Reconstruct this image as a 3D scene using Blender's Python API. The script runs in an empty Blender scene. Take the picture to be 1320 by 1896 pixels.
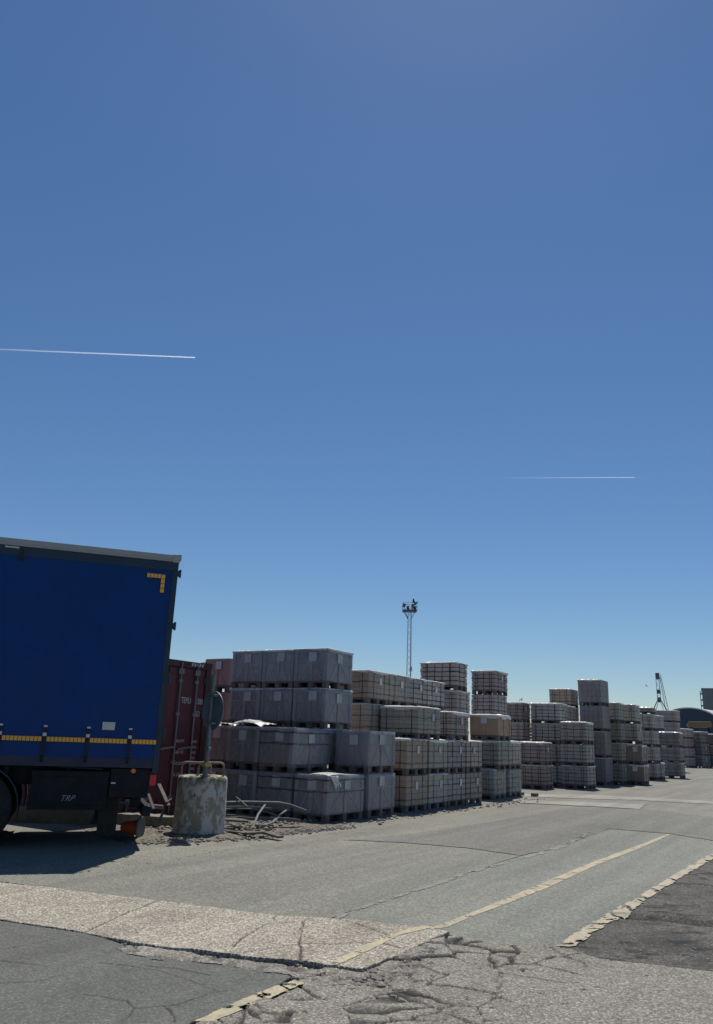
import bpy, bmesh, math, random
import numpy as np
from mathutils import Vector, Matrix
R = math.radians
random.seed(7)
sc = bpy.context.scene
col = sc.collection

# ------------------------------------------------------------------ helpers
class MB:
    """collects shapes; build() links them as one mesh object"""
    def __init__(s): s.v = []; s.f = []; s.m = []; s.cur = 0
    def mat(s, i): s.cur = i; return s
    def add(s, vs, fs):
        b = len(s.v); s.v += [tuple(p) for p in vs]
        for f in fs: s.f.append(tuple(b + i for i in f)); s.m.append(s.cur)
    def box(s, x0, x1, y0, y1, z0, z1):
        s.add([(x0,y0,z0),(x1,y0,z0),(x1,y1,z0),(x0,y1,z0),(x0,y0,z1),(x1,y0,z1),(x1,y1,z1),(x0,y1,z1)],
              [(3,2,1,0),(4,5,6,7),(0,1,5,4),(1,2,6,5),(2,3,7,6),(3,0,4,7)])
    def bar(s, a, b, w, h, up=(0,0,1)):
        """rectangular bar from a to b, w across, h along up"""
        a = Vector(a); b = Vector(b); d = (b-a).normalized(); up = Vector(up)
        r = d.cross(up)
        if r.length < 1e-4: r = d.cross(Vector((1,0,0)))
        r.normalize(); q = r.cross(d).normalized()
        vs = []
        for p in (a, b):
            for i, j in ((-1,-1),(1,-1),(1,1),(-1,1)): vs.append(p + r*(i*w/2) + q*(j*h/2))
        s.add(vs, [(0,1,2,3),(7,6,5,4),(0,4,5,1),(1,5,6,2),(2,6,7,3),(3,7,4,0)])
    def tube(s, pts, r, n=10, cap=True, r1=None):
        pts = [Vector(p) for p in pts]; m = len(pts); rings = []
        ref = Vector((0.13,0.21,1)).normalized()
        for i, p in enumerate(pts):
            d = (pts[min(i+1,m-1)] - pts[max(i-1,0)]).normalized()
            if abs(d.dot(ref)) > .97: rr = Vector((1,0,0))
            else: rr = ref
            a = d.cross(rr).normalized(); b = d.cross(a).normalized()
            rad = r if r1 is None else r + (r1-r)*i/(m-1)
            rings.append([p + a*(math.cos(t)*rad) + b*(math.sin(t)*rad) for t in [2*math.pi*k/n for k in range(n)]])
        vs = [q for ring in rings for q in ring]; fs = []
        for i in range(m-1):
            for k in range(n):
                k2 = (k+1) % n
                fs.append((i*n+k, i*n+k2, (i+1)*n+k2, (i+1)*n+k))
        if cap: fs.append(tuple(range(n))[::-1]); fs.append(tuple((m-1)*n+k for k in range(n)))
        s.add(vs, fs)
    def lathe(s, prof, n=32, axis='z', c=(0,0,0)):
        """profile of (radius, height) turned round an axis"""
        vs = []
        for r, h in prof:
            for k in range(n):
                t = 2*math.pi*k/n; p = (r*math.cos(t), r*math.sin(t), h)
                if axis == 'y': p = (p[0], h, p[1])
                if axis == 'x': p = (h, p[0], p[1])
                vs.append((p[0]+c[0], p[1]+c[1], p[2]+c[2]))
        fs = []
        for i in range(len(prof)-1):
            for k in range(n):
                k2 = (k+1) % n; fs.append((i*n+k, i*n+k2, (i+1)*n+k2, (i+1)*n+k))
        fs.append(tuple(range(n))[::-1]); fs.append(tuple((len(prof)-1)*n+k for k in range(n)))
        s.add(vs, fs)
    def prism(s, poly, y0, y1):
        """polygon in x,z pushed along y"""
        n = len(poly)
        s.add([(x,y0,z) for x,z in poly] + [(x,y1,z) for x,z in poly],
              [tuple(range(n)), tuple(range(n,2*n))[::-1]] + [(i,n+i,n+(i+1)%n,(i+1)%n) for i in range(n)])
    def mesh(s, name, mats):
        me = bpy.data.meshes.new(name); me.from_pydata(s.v, [], s.f); me.update()
        for m in (mats if isinstance(mats,(list,tuple)) else [mats]): me.materials.append(m)
        me.polygons.foreach_set('material_index', s.m)
        bm = bmesh.new(); bm.from_mesh(me); bmesh.ops.recalc_face_normals(bm, faces=bm.faces); bm.to_mesh(me); bm.free()
        return me
    def build(s, name, mats, parent=None, smooth=False, bevel=0):
        o = link(name, s.mesh(name, mats), parent)
        if smooth: smoothen(o.data)
        if bevel:
            b = o.modifiers.new('bevel','BEVEL'); b.width = bevel; b.segments = 2; b.limit_method = 'ANGLE'
        return o

def smoothen(me, ang=40):
    me.polygons.foreach_set('use_smooth', [True]*len(me.polygons))
    bm = bmesh.new(); bm.from_mesh(me)
    for e in bm.edges:
        if len(e.link_faces) == 2 and e.calc_face_angle(0) > R(ang): e.smooth = False
    bm.to_mesh(me); bm.free()
def link(name, me, parent=None):
    o = bpy.data.objects.new(name, me); col.objects.link(o)
    if parent: o.parent = parent
    return o
def tag(o, label=None, cat=None, group=None, kind=None):
    if label: o['label'] = label
    if cat: o['category'] = cat
    if group: o['group'] = group
    if kind: o['kind'] = kind
    return o
def empty(name, loc, rz, label, cat, group=None):
    o = bpy.data.objects.new(name, None); col.objects.link(o); o.location = loc; o.rotation_euler = (0,0,rz)
    o.empty_display_size = .2
    return tag(o, label, cat, group)
def text(name, body, parent, mat, loc, size, rot, align='LEFT', shear=0, extrude=.0015, xs=1):
    c = bpy.data.curves.new(name, 'FONT'); c.body = body; c.size = size; c.align_x = align; c.shear = shear; c.extrude = extrude
    c.materials.append(mat)
    tmp = bpy.data.objects.new(name, c); col.objects.link(tmp); bpy.context.view_layer.update()
    me = bpy.data.meshes.new_from_object(tmp.evaluated_get(bpy.context.evaluated_depsgraph_get())); bpy.data.objects.remove(tmp); bpy.data.curves.remove(c)
    me.name = name; o = bpy.data.objects.new(name, me); col.objects.link(o); o.location = loc; o.rotation_euler = rot; o.scale = (xs, 1, 1); o.parent = parent
    return o

# ------------------------------------------------------------------ materials
class NT:
    def __init__(s, name):
        s.m = bpy.data.materials.new(name); s.m.use_nodes = True; s.t = s.m.node_tree; s.n = s.t.nodes; s.l = s.t.links
        s.b = s.n['Principled BSDF']; s.out = s.n['Material Output']
        tc = s.n.new('ShaderNodeTexCoord'); s.obj = tc.outputs['Object']; s.gen = tc.outputs['Generated']
    def noise(s, scale, detail=4, rough=.55, vec=None, dist=0):
        n = s.n.new('ShaderNodeTexNoise'); n.inputs['Scale'].default_value = scale; n.inputs['Detail'].default_value = detail
        n.inputs['Roughness'].default_value = rough; n.inputs['Distortion'].default_value = dist
        s.l.new(vec or s.obj, n.inputs['Vector']); return n.outputs['Fac']
    def voro(s, scale, out='Color', feature='F1', vec=None):
        n = s.n.new('ShaderNodeTexVoronoi'); n.feature = feature; n.inputs['Scale'].default_value = scale
        s.l.new(vec or s.obj, n.inputs['Vector']); return n.outputs[out]
    def scale(s, v, vec=None):
        n = s.n.new('ShaderNodeVectorMath'); n.operation = 'MULTIPLY'; s.l.new(vec or s.obj, n.inputs[0]); n.inputs[1].default_value = v
        return n.outputs[0]
    def ramp(s, fac, stops):
        n = s.n.new('ShaderNodeValToRGB'); e = n.color_ramp.elements
        while len(e) < len(stops): e.new(.5)
        for i, (p, c) in enumerate(stops):
            e[i].position = p; e[i].color = (c,c,c,1) if isinstance(c,(int,float)) else (*c,1)
        s.l.new(fac, n.inputs[0]); return n.outputs[0]
    def mix(s, fac, a, b, mode='MIX'):
        n = s.n.new('ShaderNodeMix'); n.data_type = 'RGBA'; n.blend_type = mode
        for inp, val in ((n.inputs[0],fac),(n.inputs[6],a),(n.inputs[7],b)):
            if isinstance(val,(int,float)): inp.default_value = val if inp == n.inputs[0] else (val,val,val,1)
            elif isinstance(val,tuple): inp.default_value = (*val,1)
            else: s.l.new(val, inp)
        return n.outputs[2]
    def math(s, op, a, b=0):
        n = s.n.new('ShaderNodeMath'); n.operation = op
        for i, val in ((0,a),(1,b)):
            if isinstance(val,(int,float)): n.inputs[i].default_value = val
            else: s.l.new(val, n.inputs[i])
        return n.outputs[0]
    def attr(s, name):
        n = s.n.new('ShaderNodeAttribute'); n.attribute_name = name; return n.outputs['Fac']
    def rand(s):
        n = s.n.new('ShaderNodeObjectInfo'); return n.outputs['Random']
    def bump(s, h, strength=.3, dist=.01):
        n = s.n.new('ShaderNodeBump'); n.inputs['Strength'].default_value = strength; n.inputs['Distance'].default_value = dist
        s.l.new(h, n.inputs['Height']); s.l.new(n.outputs[0], s.b.inputs['Normal'])
    def set(s, **k):
        for key, val in k.items():
            i = s.b.inputs[key.replace('_',' ')]
            if hasattr(val,'links') or hasattr(val,'is_linked'): s.l.new(val, i)
            elif isinstance(val, tuple): i.default_value = (*val,1)
            else: i.default_value = val
        return s.m

def worn(name, c, rough=.6, var=.25, nscale=3, metal=0, dirt=None, dirt_amt=.5, coat=0, rnd=.15, bump=.15, spec=.5, streak=0):
    """a painted / wooden / metal surface with mottling, dirt and a shift of tone from object to object"""
    t = NT(name)
    a = tuple(x*(1-var) for x in c); b = tuple(min(1,x*(1+var)) for x in c)
    colr = t.mix(t.noise(nscale, 6, .6), a, b)
    f = t.noise(nscale*9, 3, .6)
    colr = t.mix(.25, colr, t.mix(f, .25, .75), 'OVERLAY')
    if dirt: colr = t.mix(t.ramp(t.noise(nscale*1.7, 8, .7), [(.45,0.),(.75,dirt_amt)]), colr, dirt)
    if streak:   # milky folds of stretch film
        oi = t.n.new('ShaderNodeObjectInfo'); ad = t.n.new('ShaderNodeVectorMath'); ad.operation = 'ADD'; t.l.new(t.obj, ad.inputs[0])
        sc_ = t.n.new('ShaderNodeVectorMath'); sc_.operation = 'SCALE'; sc_.inputs['Scale'].default_value = 37; cx = t.n.new('ShaderNodeCombineXYZ')
        for k in range(3): t.l.new(oi.outputs['Random'], cx.inputs[k])
        t.l.new(cx.outputs[0], sc_.inputs[0]); t.l.new(sc_.outputs[0], ad.inputs[1])
        colr = t.mix(t.ramp(t.noise(3.4, 7, .7, vec=t.scale((1.6,1.6,.8), ad.outputs[0]), dist=1.4), [(.48,0.),(.66,streak)]), colr, (.48,.50,.53))
        colr = t.mix(t.ramp(t.noise(1.1, 3, .6, vec=ad.outputs[0]), [(.4,0.),(.62,.45)]), colr, tuple(x*y for x, y in zip(c, (1.12,.88,.72))))
    if rnd: colr = t.mix(1, colr, t.ramp(t.rand(), [(0,1-rnd),(1,1.)]), 'MULTIPLY')
    t.set(Base_Color=colr, Roughness=t.ramp(t.noise(nscale*2,4), [(.3,max(0,rough-.1)),(.7,min(1,rough+.1))]), Metallic=metal, Coat_Weight=coat, Coat_Roughness=.22, Specular_IOR_Level=spec)
    if bump: t.bump(f, bump, .004)
    return t.m

def paving(name, c1, c2, light, dark, agg=95, agg_amt=.5, stain=.3, patch=.35, bump=.5, crackcol=(.022,.02,.018)):
    """worn asphalt or concrete with stones showing, stains and dirt-filled cracks (attribute 'crack')"""
    t = NT(name)
    base = t.mix(t.ramp(t.noise(patch, 6, .6), [(.35,0.),(.65,1.)]), c1, c2)
    base = t.mix(.45, base, t.mix(t.noise(4.5, 7, .65), .28, .72), 'OVERLAY')
    vc = t.voro(agg, 'Color'); sep = t.n.new('ShaderNodeSeparateColor'); t.l.new(vc, sep.inputs[0])
    st = t.ramp(sep.outputs[0], [(0.,dark),(.35,c1),(.7,c2),(1.,light)])
    base = t.mix(agg_amt, base, st)
    fine = t.noise(agg*1.9, 3, .7)
    base = t.mix(.35, base, t.mix(fine, .2, .8), 'OVERLAY')
    sm = t.ramp(t.noise(1.1, 9, .72, dist=.6), [(.5,0.),(.72,stain)])
    base = t.mix(sm, base, dark)
    lm = t.ramp(t.noise(.8, 9, .75, vec=t.scale((1.0,1.0,1.)), dist=1.2), [(.55,0.),(.8,.18)])
    base = t.mix(lm, base, light)
    lanev = t.n.new('ShaderNodeMapping'); lanev.inputs['Rotation'].default_value = (0,0,-R(58)); t.l.new(t.obj, lanev.inputs[0])
    tr_ = t.ramp(t.noise(1.0, 5, .6, vec=t.scale((.10,1.7,1), lanev.outputs[0])), [(.35,0.),(.68,1.)])
    base = t.mix(.45, base, t.mix(tr_, .34, .68), 'OVERLAY')
    ck = t.attr('crack')
    base = t.mix(ck, base, crackcol)
    t.set(Base_Color=base, Roughness=.88, Specular_IOR_Level=.35)
    h = t.math('ADD', t.math('MULTIPLY', sep.outputs[1], .5), fine)
    t.bump(h, bump, .006)
    return t.m

M = {}
M['yard'] = paving('yard_asphalt', (0.168,0.162,0.133), (0.219,0.209,0.171), (0.388,0.364,0.291), (0.071,0.068,0.055), agg=66, agg_amt=.55)
M['lane'] = paving('lane_asphalt', (0.168,0.167,0.138), (0.194,0.192,0.160), (0.388,0.374,0.309), (0.076,0.075,0.062), agg=70, agg_amt=.6, stain=.2)
M['road'] = paving('road_asphalt', (0.171,0.174,0.149), (0.198,0.200,0.171), (0.388,0.384,0.328), (0.082,0.083,0.071), agg=70, agg_amt=.6, stain=.22)
M['patch'] = paving('patch_asphalt', (0.096,0.099,0.088), (0.120,0.122,0.107), (0.255,0.253,0.218), (0.046,0.047,0.043), agg=90, agg_amt=.5, stain=.25)
M['farpatch'] = paving('old_asphalt', (.145,.141,.122), (.175,.17,.147), (.34,.325,.28), (.06,.058,.05), agg=66, agg_amt=.55, stain=.35)
M['dark'] = paving('dark_asphalt', (.042,.038,.032), (.115,.105,.09), (.24,.22,.19), (.022,.02,.017), agg=62, agg_amt=.5, stain=.75, patch=1.6, crackcol=(.012,.011,.01))
M['strip'] = paving('exposed_aggregate_concrete', (.28,.25,.198), (.345,.315,.252), (.78,.72,.60), (.085,.068,.05), agg=84, agg_amt=.8, stain=.5, patch=.6, bump=.8)
M['broken'] = paving('broken_concrete', (.195,.180,.150), (.25,.232,.195), (.58,.54,.46), (.055,.048,.04), agg=92, agg_amt=.66, stain=.4, patch=.7, bump=.8)
M['dirt'] = paving('gravelly_dirt', (0.122,0.106,0.077), (0.173,0.151,0.111), (0.347,0.313,0.237), (0.051,0.042,0.031), agg=48, agg_amt=.7, stain=.5, patch=1.2, bump=1.0)
M['seam'] = paving('dusty_seam', (.21,.208,.185), (.25,.245,.215), (.40,.39,.34), (.10,.095,.085), agg=66, agg_amt=.5)
M['pale'] = paving('pale_concrete', (.25,.235,.20), (.30,.28,.24), (.48,.45,.39), (.13,.118,.10), agg=60, agg_amt=.5)

def paint(name, c):
    t = NT(name)
    colr = t.mix(t.noise(6,8,.7), tuple(x*.75 for x in c), c)
    colr = t.mix(t.ramp(t.noise(26,8,.78), [(.46,0.),(.66,.8)]), colr, (.17,.165,.145))
    colr = t.mix(t.ramp(t.noise(2.6,5,.6), [(.42,0.),(.7,.5)]), colr, (.20,.19,.16))
    t.set(Base_Color=colr, Roughness=.8); t.bump(t.noise(150,3), .4, .004); return t.m
M['yellow_paint'] = paint('worn_yellow_paint', (.55,.465,.285))
M['white_paint'] = paint('worn_cream_paint', (.52,.44,.30))

M['curtain'] = worn('blue_tarpaulin', (.0003,.040,.185), .45, .12, .7, rnd=0, bump=.05, dirt=(.006,.024,.075), dirt_amt=.3, spec=.2)
M['valance'] = worn('dark_teal_valance', (.006,.03,.06), .5, .2, 1.2, rnd=0, bump=.05)
M['alu'] = worn('weathered_aluminium', (.36,.36,.35), .5, .15, 4, metal=.35, rnd=0)
M['blackframe'] = worn('black_chassis_paint', (.0025,.004,.011), .6, .3, 3, rnd=0, dirt=(.014,.014,.018), dirt_amt=.4, spec=.3)
M['bluerail'] = worn('dark_blue_rail_paint', (.008,.018,.055), .5, .25, 2, rnd=0, dirt=(.03,.03,.035), dirt_amt=.4)
M['rubber'] = worn('tyre_rubber', (.016,.016,.017), .8, .3, 6, rnd=0, dirt=(.05,.046,.04), dirt_amt=.4)
M['rim'] = worn('dusty_steel_rim', (.10,.10,.10), .5, .3, 6, metal=.4, rnd=0, dirt=(.05,.045,.04))
M['steel'] = worn('galvanised_steel', (.10,.105,.105), .65, .35, 7, metal=.1, rnd=.1, dirt=(.12,.11,.10))
M['rusty'] = worn('rusty_steel', (.27,.21,.19), .7, .35, 12, metal=.2, rnd=.1, dirt=(.13,.05,.025), dirt_amt=.8)
M['tape_dark'] = worn('tape_gap', (.06,.03,.012), .6, .1, 5, rnd=0)
M['tape'] = worn('amber_reflective_tape', (.85,.42,.06), .35, .12, 9, rnd=0, bump=0)
M['plate'] = worn('grimy_white_plate', (.55,.55,.50), .5, .12, 8, rnd=0)
M['buckle'] = worn('bright_buckle_steel', (.55,.55,.56), .4, .15, 9, metal=.3, rnd=0)
M['strapblack'] = worn('black_webbing', (.012,.013,.02), .7, .2, 20, rnd=0)
M['amberlens'] = worn('amber_lens', (.65,.25,.06), .2, .1, 9, rnd=0, bump=0)
M['redlens'] = worn('red_lens', (.6,.02,.04), .2, .1, 9, rnd=0, bump=0)
M['orange'] = worn('orange_plastic', (.62,.10,.03), .5, .2, 6, rnd=0, dirt=(.10,.05,.03), dirt_amt=.4)
M['greyplastic'] = worn('grey_rubber', (.11,.115,.10), .7, .2, 8, rnd=0)
M['whitemark'] = worn('white_lettering', (.62,.60,.58), .6, .25, 25, rnd=0, bump=0)
M['silvermark'] = worn('silver_lettering', (.24,.27,.29), .5, .2, 25, rnd=0, bump=0)
M['container'] = worn('maroon_container_paint', (.115,.022,.028), .55, .3, 1.5, rnd=0, dirt=(.05,.02,.02), dirt_amt=.6)
M['containerdark'] = worn('dark_container_rail', (.07,.028,.025), .6, .3, 3, rnd=0, dirt=(.03,.02,.02))
M['rod'] = worn('grey_lock_rod', (.24,.22,.22), .5, .25, 6, metal=.3, rnd=0, dirt=(.12,.05,.03))
M['signback'] = worn('blue_grey_sign_back', (.15,.22,.25), .5, .15, 4, metal=.1, rnd=0)
M['signrim'] = worn('pale_sign_rim', (.30,.33,.35), .5, .15, 4, rnd=0)
M['signface'] = worn('white_sign_face', (.6,.6,.58), .4, .1, 4, rnd=0)
M['post'] = worn('galvanised_post', (.13,.175,.20), .5, .2, 5, metal=.2, rnd=0, dirt=(.10,.10,.09))
M['yellowtape'] = worn('yellow_tape', (.42,.29,.08), .5, .2, 9, rnd=0)
M['plank'] = worn('weathered_plank', (.13,.115,.095), .85, .3, 6, rnd=.2)
M['kerbstone'] = worn('mossy_concrete', (.22,.205,.17), .9, .3, 3, rnd=.1, dirt=(.06,.06,.04), dirt_amt=.6, bump=.5)
M['stone'] = worn('rubble_stone', (.22,.20,.175), .9, .35, 8, rnd=0, bump=.4)
M['film'] = worn('white_plastic_film', (.62,.60,.56), .35, .15, 9, rnd=.1, coat=.3)
M['paper'] = worn('grey_paper_label', (.62,.62,.64), .6, .12, 14, rnd=.2, bump=0)
M['strapdark'] = worn('dark_strap', (.018,.02,.026), .45, .2, 20, rnd=0)
M['palletwood'] = worn('grey_pallet_timber', (.165,.14,.135), .85, .3, 9, rnd=.3)
M['crate'] = worn('film_wrapped_grey_board', (.25,.235,.268), .55, .22, 2.5, rnd=.3, coat=.35, streak=.75, dirt=(.30,.22,.19), dirt_amt=.45)
M['crate_frame'] = worn('film_wrapped_batten', (.30,.275,.30), .6, .2, 5, rnd=.3, coat=.3, streak=.65)
M['crate_warm'] = worn('warm_board', (.42,.29,.21), .65, .2, 3, rnd=.1, coat=.1)
M['crate_pink'] = worn('faded_red_board', (.40,.19,.17), .6, .25, 3, rnd=.1, coat=.3)
def blocks(name, c): return worn(name, c, .75, .2, 2.2, rnd=.36, coat=.16, streak=.4, dirt=tuple(x*.72 for x in c), dirt_amt=.55, bump=.3)
M['crate_tan'] = worn('tan_board', (.33,.245,.215), .65, .2, 3, rnd=.15, coat=.2, dirt=(.24,.11,.09), dirt_amt=.6)
M['b_tan'] = blocks('tan_concrete_blocks', (.47,.385,.315))
M['b_grey'] = blocks('grey_concrete_blocks', (.43,.405,.395))
M['b_pink'] = blocks('pinkish_concrete_blocks', (.43,.36,.345))
M['b_green'] = blocks('greenish_grey_blocks', (.41,.405,.355))
M['b_dark'] = blocks('dark_grey_blocks', (.26,.245,.255))
def wrapmat():
    t = NT('clear_stretch_wrap')
    tr = t.n.new('ShaderNodeBsdfTransparent'); mx = t.n.new('ShaderNodeMixShader')
    t.set(Base_Color=(.42,.47,.50), Roughness=.16); t.bump(t.noise(4.5, 3, .5, vec=t.scale((1,1,.35)), dist=.8), .35, .03)
    f = t.ramp(t.noise(3, 4, .6, vec=t.scale((1,1,.4)), dist=.8), [(.35,.06),(.7,.34)])
    t.l.new(f, mx.inputs[0]); t.l.new(tr.outputs[0], mx.inputs[1]); t.l.new(t.b.outputs[0], mx.inputs[2]); t.l.new(mx.outputs[0], t.out.inputs[0])
    return t.m
M['wrap'] = wrapmat()
def ballast():
    t = NT('peeling_painted_concrete')
    conc = t.mix(t.noise(5, 8, .7), (.19,.172,.13), (.38,.35,.285))
    pnt = t.mix(t.noise(9, 5), (.42,.41,.38), (.58,.565,.52))
    vec = t.scale((1,1,.55))
    m = t.ramp(t.noise(8.5, 8, .66, vec=vec, dist=.6), [(.47,0.),(.53,1.)])
    c = t.mix(m, conc, pnt)
    dk = t.ramp(t.noise(13, 6, .65, vec=vec), [(.63,0.),(.66,1.)])
    c = t.mix(dk, c, (.035,.035,.045))
    sp = t.n.new('ShaderNodeSeparateXYZ'); t.l.new(t.obj, sp.inputs[0])
    moss = t.math('MULTIPLY', t.ramp(sp.outputs[2], [(.72,0.),(.86,1.)]), t.ramp(t.noise(8,5), [(.42,0.),(.58,1.)]))
    c = t.mix(moss, c, (.11,.105,.03))
    t.set(Base_Color=c, Roughness=.9); t.bump(t.math('ADD', m, t.noise(40,5)), .6, .006)
    return t.m
M['ballast'] = ballast()
M['mast'] = worn('pale_blue_grey_mast', (.26,.34,.44), .5, .1, 1, rnd=0, bump=0)
M['mastdark'] = worn('dark_mast_lamp', (.04,.05,.075), .5, .1, 1, rnd=0, bump=0)
M['crane'] = worn('grey_crane_steel', (.21,.27,.33), .6, .15, .2, rnd=0, bump=0)
M['cranedark'] = worn('dark_crane_steel', (.09,.12,.145), .6, .15, .2, rnd=0, bump=0)
M['hallblue'] = worn('dark_blue_gable', (.03,.05,.085), .6, .1, .1, rnd=0, bump=0)
M['hallroof'] = worn('pale_roof', (.45,.46,.46), .6, .1, .2, rnd=0, bump=0)
M['silo'] = worn('grey_cladding', (.13,.15,.165), .6, .12, .15, rnd=0, bump=0)
M['silolow'] = worn('mauve_grey_cladding', (.15,.14,.16), .6, .12, .15, rnd=0, bump=0)
M['skip'] = worn('ochre_skip_paint', (.24,.17,.075), .6, .2, .8, rnd=0)
M['gull'] = worn('grey_gull_plumage', (.16,.16,.17), .7, .1, 3, rnd=0, bump=0)
def trail():
    t = NT('contrail_ice')
    tr = t.n.new('ShaderNodeBsdfTransparent'); df = t.n.new('ShaderNodeBsdfTranslucent'); dd = t.n.new('ShaderNodeBsdfDiffuse')
    for d in (df, dd): d.inputs[0].default_value = (.95,.95,.95,1)
    ad = t.n.new('ShaderNodeAddShader'); t.l.new(df.outputs[0], ad.inputs[0]); t.l.new(dd.outputs[0], ad.inputs[1])
    mx = t.n.new('ShaderNodeMixShader'); t.l.new(t.attr('ice'), mx.inputs[0]); t.l.new(tr.outputs[0], mx.inputs[1]); t.l.new(ad.outputs[0], mx.inputs[2])
    t.l.new(mx.outputs[0], t.out.inputs[0]); return t.m
M['trail'] = trail()

# ------------------------------------------------------------------ camera, sun, sky
cam = bpy.data.cameras.new('camera'); co = bpy.data.objects.new('camera', cam); col.objects.link(co); sc.camera = co
cam.sensor_fit = 'VERTICAL'; cam.sensor_height = 24; cam.lens = 24*1424/1896; cam.clip_end = 60000; cam.clip_start = .1
PITCH = math.atan((1363-948)/1424); ROLL = .036
fw = Vector((0, math.cos(PITCH), math.sin(PITCH))); up0 = Vector((0, -math.sin(PITCH), math.cos(PITCH))); r0 = Vector((1,0,0))
rt = r0*math.cos(ROLL) + up0*math.sin(ROLL); up = -r0*math.sin(ROLL) + up0*math.cos(ROLL)
co.matrix_world = Matrix(((rt.x,up.x,-fw.x,0),(rt.y,up.y,-fw.y,0),(rt.z,up.z,-fw.z,1.6),(0,0,0,1)))

SUN_EL, SUN_AZ = R(63), R(10)
sd = Vector((math.sin(SUN_AZ)*math.cos(SUN_EL), math.cos(SUN_AZ)*math.cos(SUN_EL), math.sin(SUN_EL)))
L = bpy.data.lights.new('sun','SUN'); L.energy = 4.5; L.angle = R(.5); L.color = (1,.955,.88)
lo = bpy.data.objects.new('sun', L); col.objects.link(lo); lo.location = (0,0,50)
lo.rotation_euler = sd.to_track_quat('Z','Y').to_euler()
w = bpy.data.worlds.new('World'); sc.world = w; w.use_nodes = True
sky = w.node_tree.nodes.new('ShaderNodeTexSky'); sky.sky_type = 'NISHITA'; sky.sun_disc = False
sky.sun_elevation = SUN_EL; sky.sun_rotation = SUN_AZ; sky.air_density = 1.0; sky.dust_density = .13; sky.ozone_density = 6.0
bg = w.node_tree.nodes['Background']; bg.inputs['Strength'].default_value = .07
hs = w.node_tree.nodes.new('ShaderNodeHueSaturation'); hs.inputs['Saturation'].default_value = 1.1; hs.inputs['Value'].default_value = 1.135
w.node_tree.links.new(sky.outputs[0], hs.inputs['Color']); w.node_tree.links.new(hs.outputs[0], bg.inputs[0])
sc.view_settings.view_transform = 'Standard'; sc.view_settings.look = 'None'; sc.view_settings.exposure = 0; sc.view_settings.gamma = 1
sc.cycles.max_bounces = 5; sc.cycles.transparent_max_bounces = 8

# ------------------------------------------------------------------ ground
def _h(ix, iy, s):
    n = (ix.astype(np.int64)*374761393 + iy.astype(np.int64)*668265263 + s*974634777) & 0xFFFFFFFF
    n = ((n ^ (n >> 13)) * 1274126177) & 0xFFFFFFFF
    return ((n ^ (n >> 16)) & 0xFFFF) / 65535.0
def vnoise(x, y, s=0):
    ix = np.floor(x); iy = np.floor(y); fx = x-ix; fy = y-iy; fx = fx*fx*(3-2*fx); fy = fy*fy*(3-2*fy)
    a = _h(ix,iy,s); b = _h(ix+1,iy,s); c = _h(ix,iy+1,s); d = _h(ix+1,iy+1,s)
    return (a*(1-fx)+b*fx)*(1-fy) + (c*(1-fx)+d*fx)*fy
def fbm(x, y, s=0, o=4):
    t = 0; a = .5
    for i in range(o): t = t + a*(vnoise(x,y,s+i*17)-.5); x = x*2.03; y = y*2.03; a *= .5
    return t
def seg_dist(x, y, pts):
    d = np.full(x.shape, 1e9)
    for (ax,ay),(bx,by) in zip(pts[:-1], pts[1:]):
        dx, dy = bx-ax, by-ay; l = dx*dx+dy*dy
        t = np.clip(((x-ax)*dx+(y-ay)*dy)/l, 0, 1)
        d = np.minimum(d, np.hypot(x-ax-t*dx, y-ay-t*dy))
    return d
def poly_sd(x, y, poly):
    ins = np.zeros(x.shape, bool); n = len(poly)
    for i in range(n):
        ax, ay = poly[i]; bx, by = poly[(i+1)%n]
        if ay == by: continue
        c = ((ay > y) != (by > y)) & (x < (bx-ax)*(y-ay)/(by-ay)+ax)
        ins ^= c
    d = seg_dist(x, y, list(poly)+[poly[0]])
    return np.where(ins, -d, d)
POT = [(2.754,8.296),(3.063,8.276),(3.273,8.149),(3.532,8.036)]      # the long pothole on the right
POT2 = [(4.094,10.270),(4.347,10.319),(4.532,10.144)]
def ground_h(x, y):
    near = np.clip((60-np.hypot(x,y))/30, 0, 1)
    h = near*(.016*fbm(x*.5, y*.5, 3) + .006*fbm(x*2.2, y*2.2, 9, 3))
    for p, wd, dp in ((POT, .13, .045), (POT2, .07, .03)):
        d = seg_dist(x, y, p) + .05*fbm(x*6, y*6, 21)
        h = h - dp*np.clip(1-d/wd, 0, 1)**.6
    d = poly_sd(x, y, DIRT)
    h = h + np.clip(-d/.5, 0, 1)*.02 + np.clip(-d/.3, 0, 1)*(.05*np.abs(fbm(x*2.3, y*2.3, 31)) + .02*fbm(x*9, y*9, 32))
    return h
DIRT = [(-3.240,12.112),(-2.660,12.151),(-1.805,12.749),(-1.051,13.639),(0.010,14.978),(0.007,15.979),(-1.767,19.135),(-4.380,19.538),(-5.266,16.414),(-4.263,13.410)]
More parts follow.
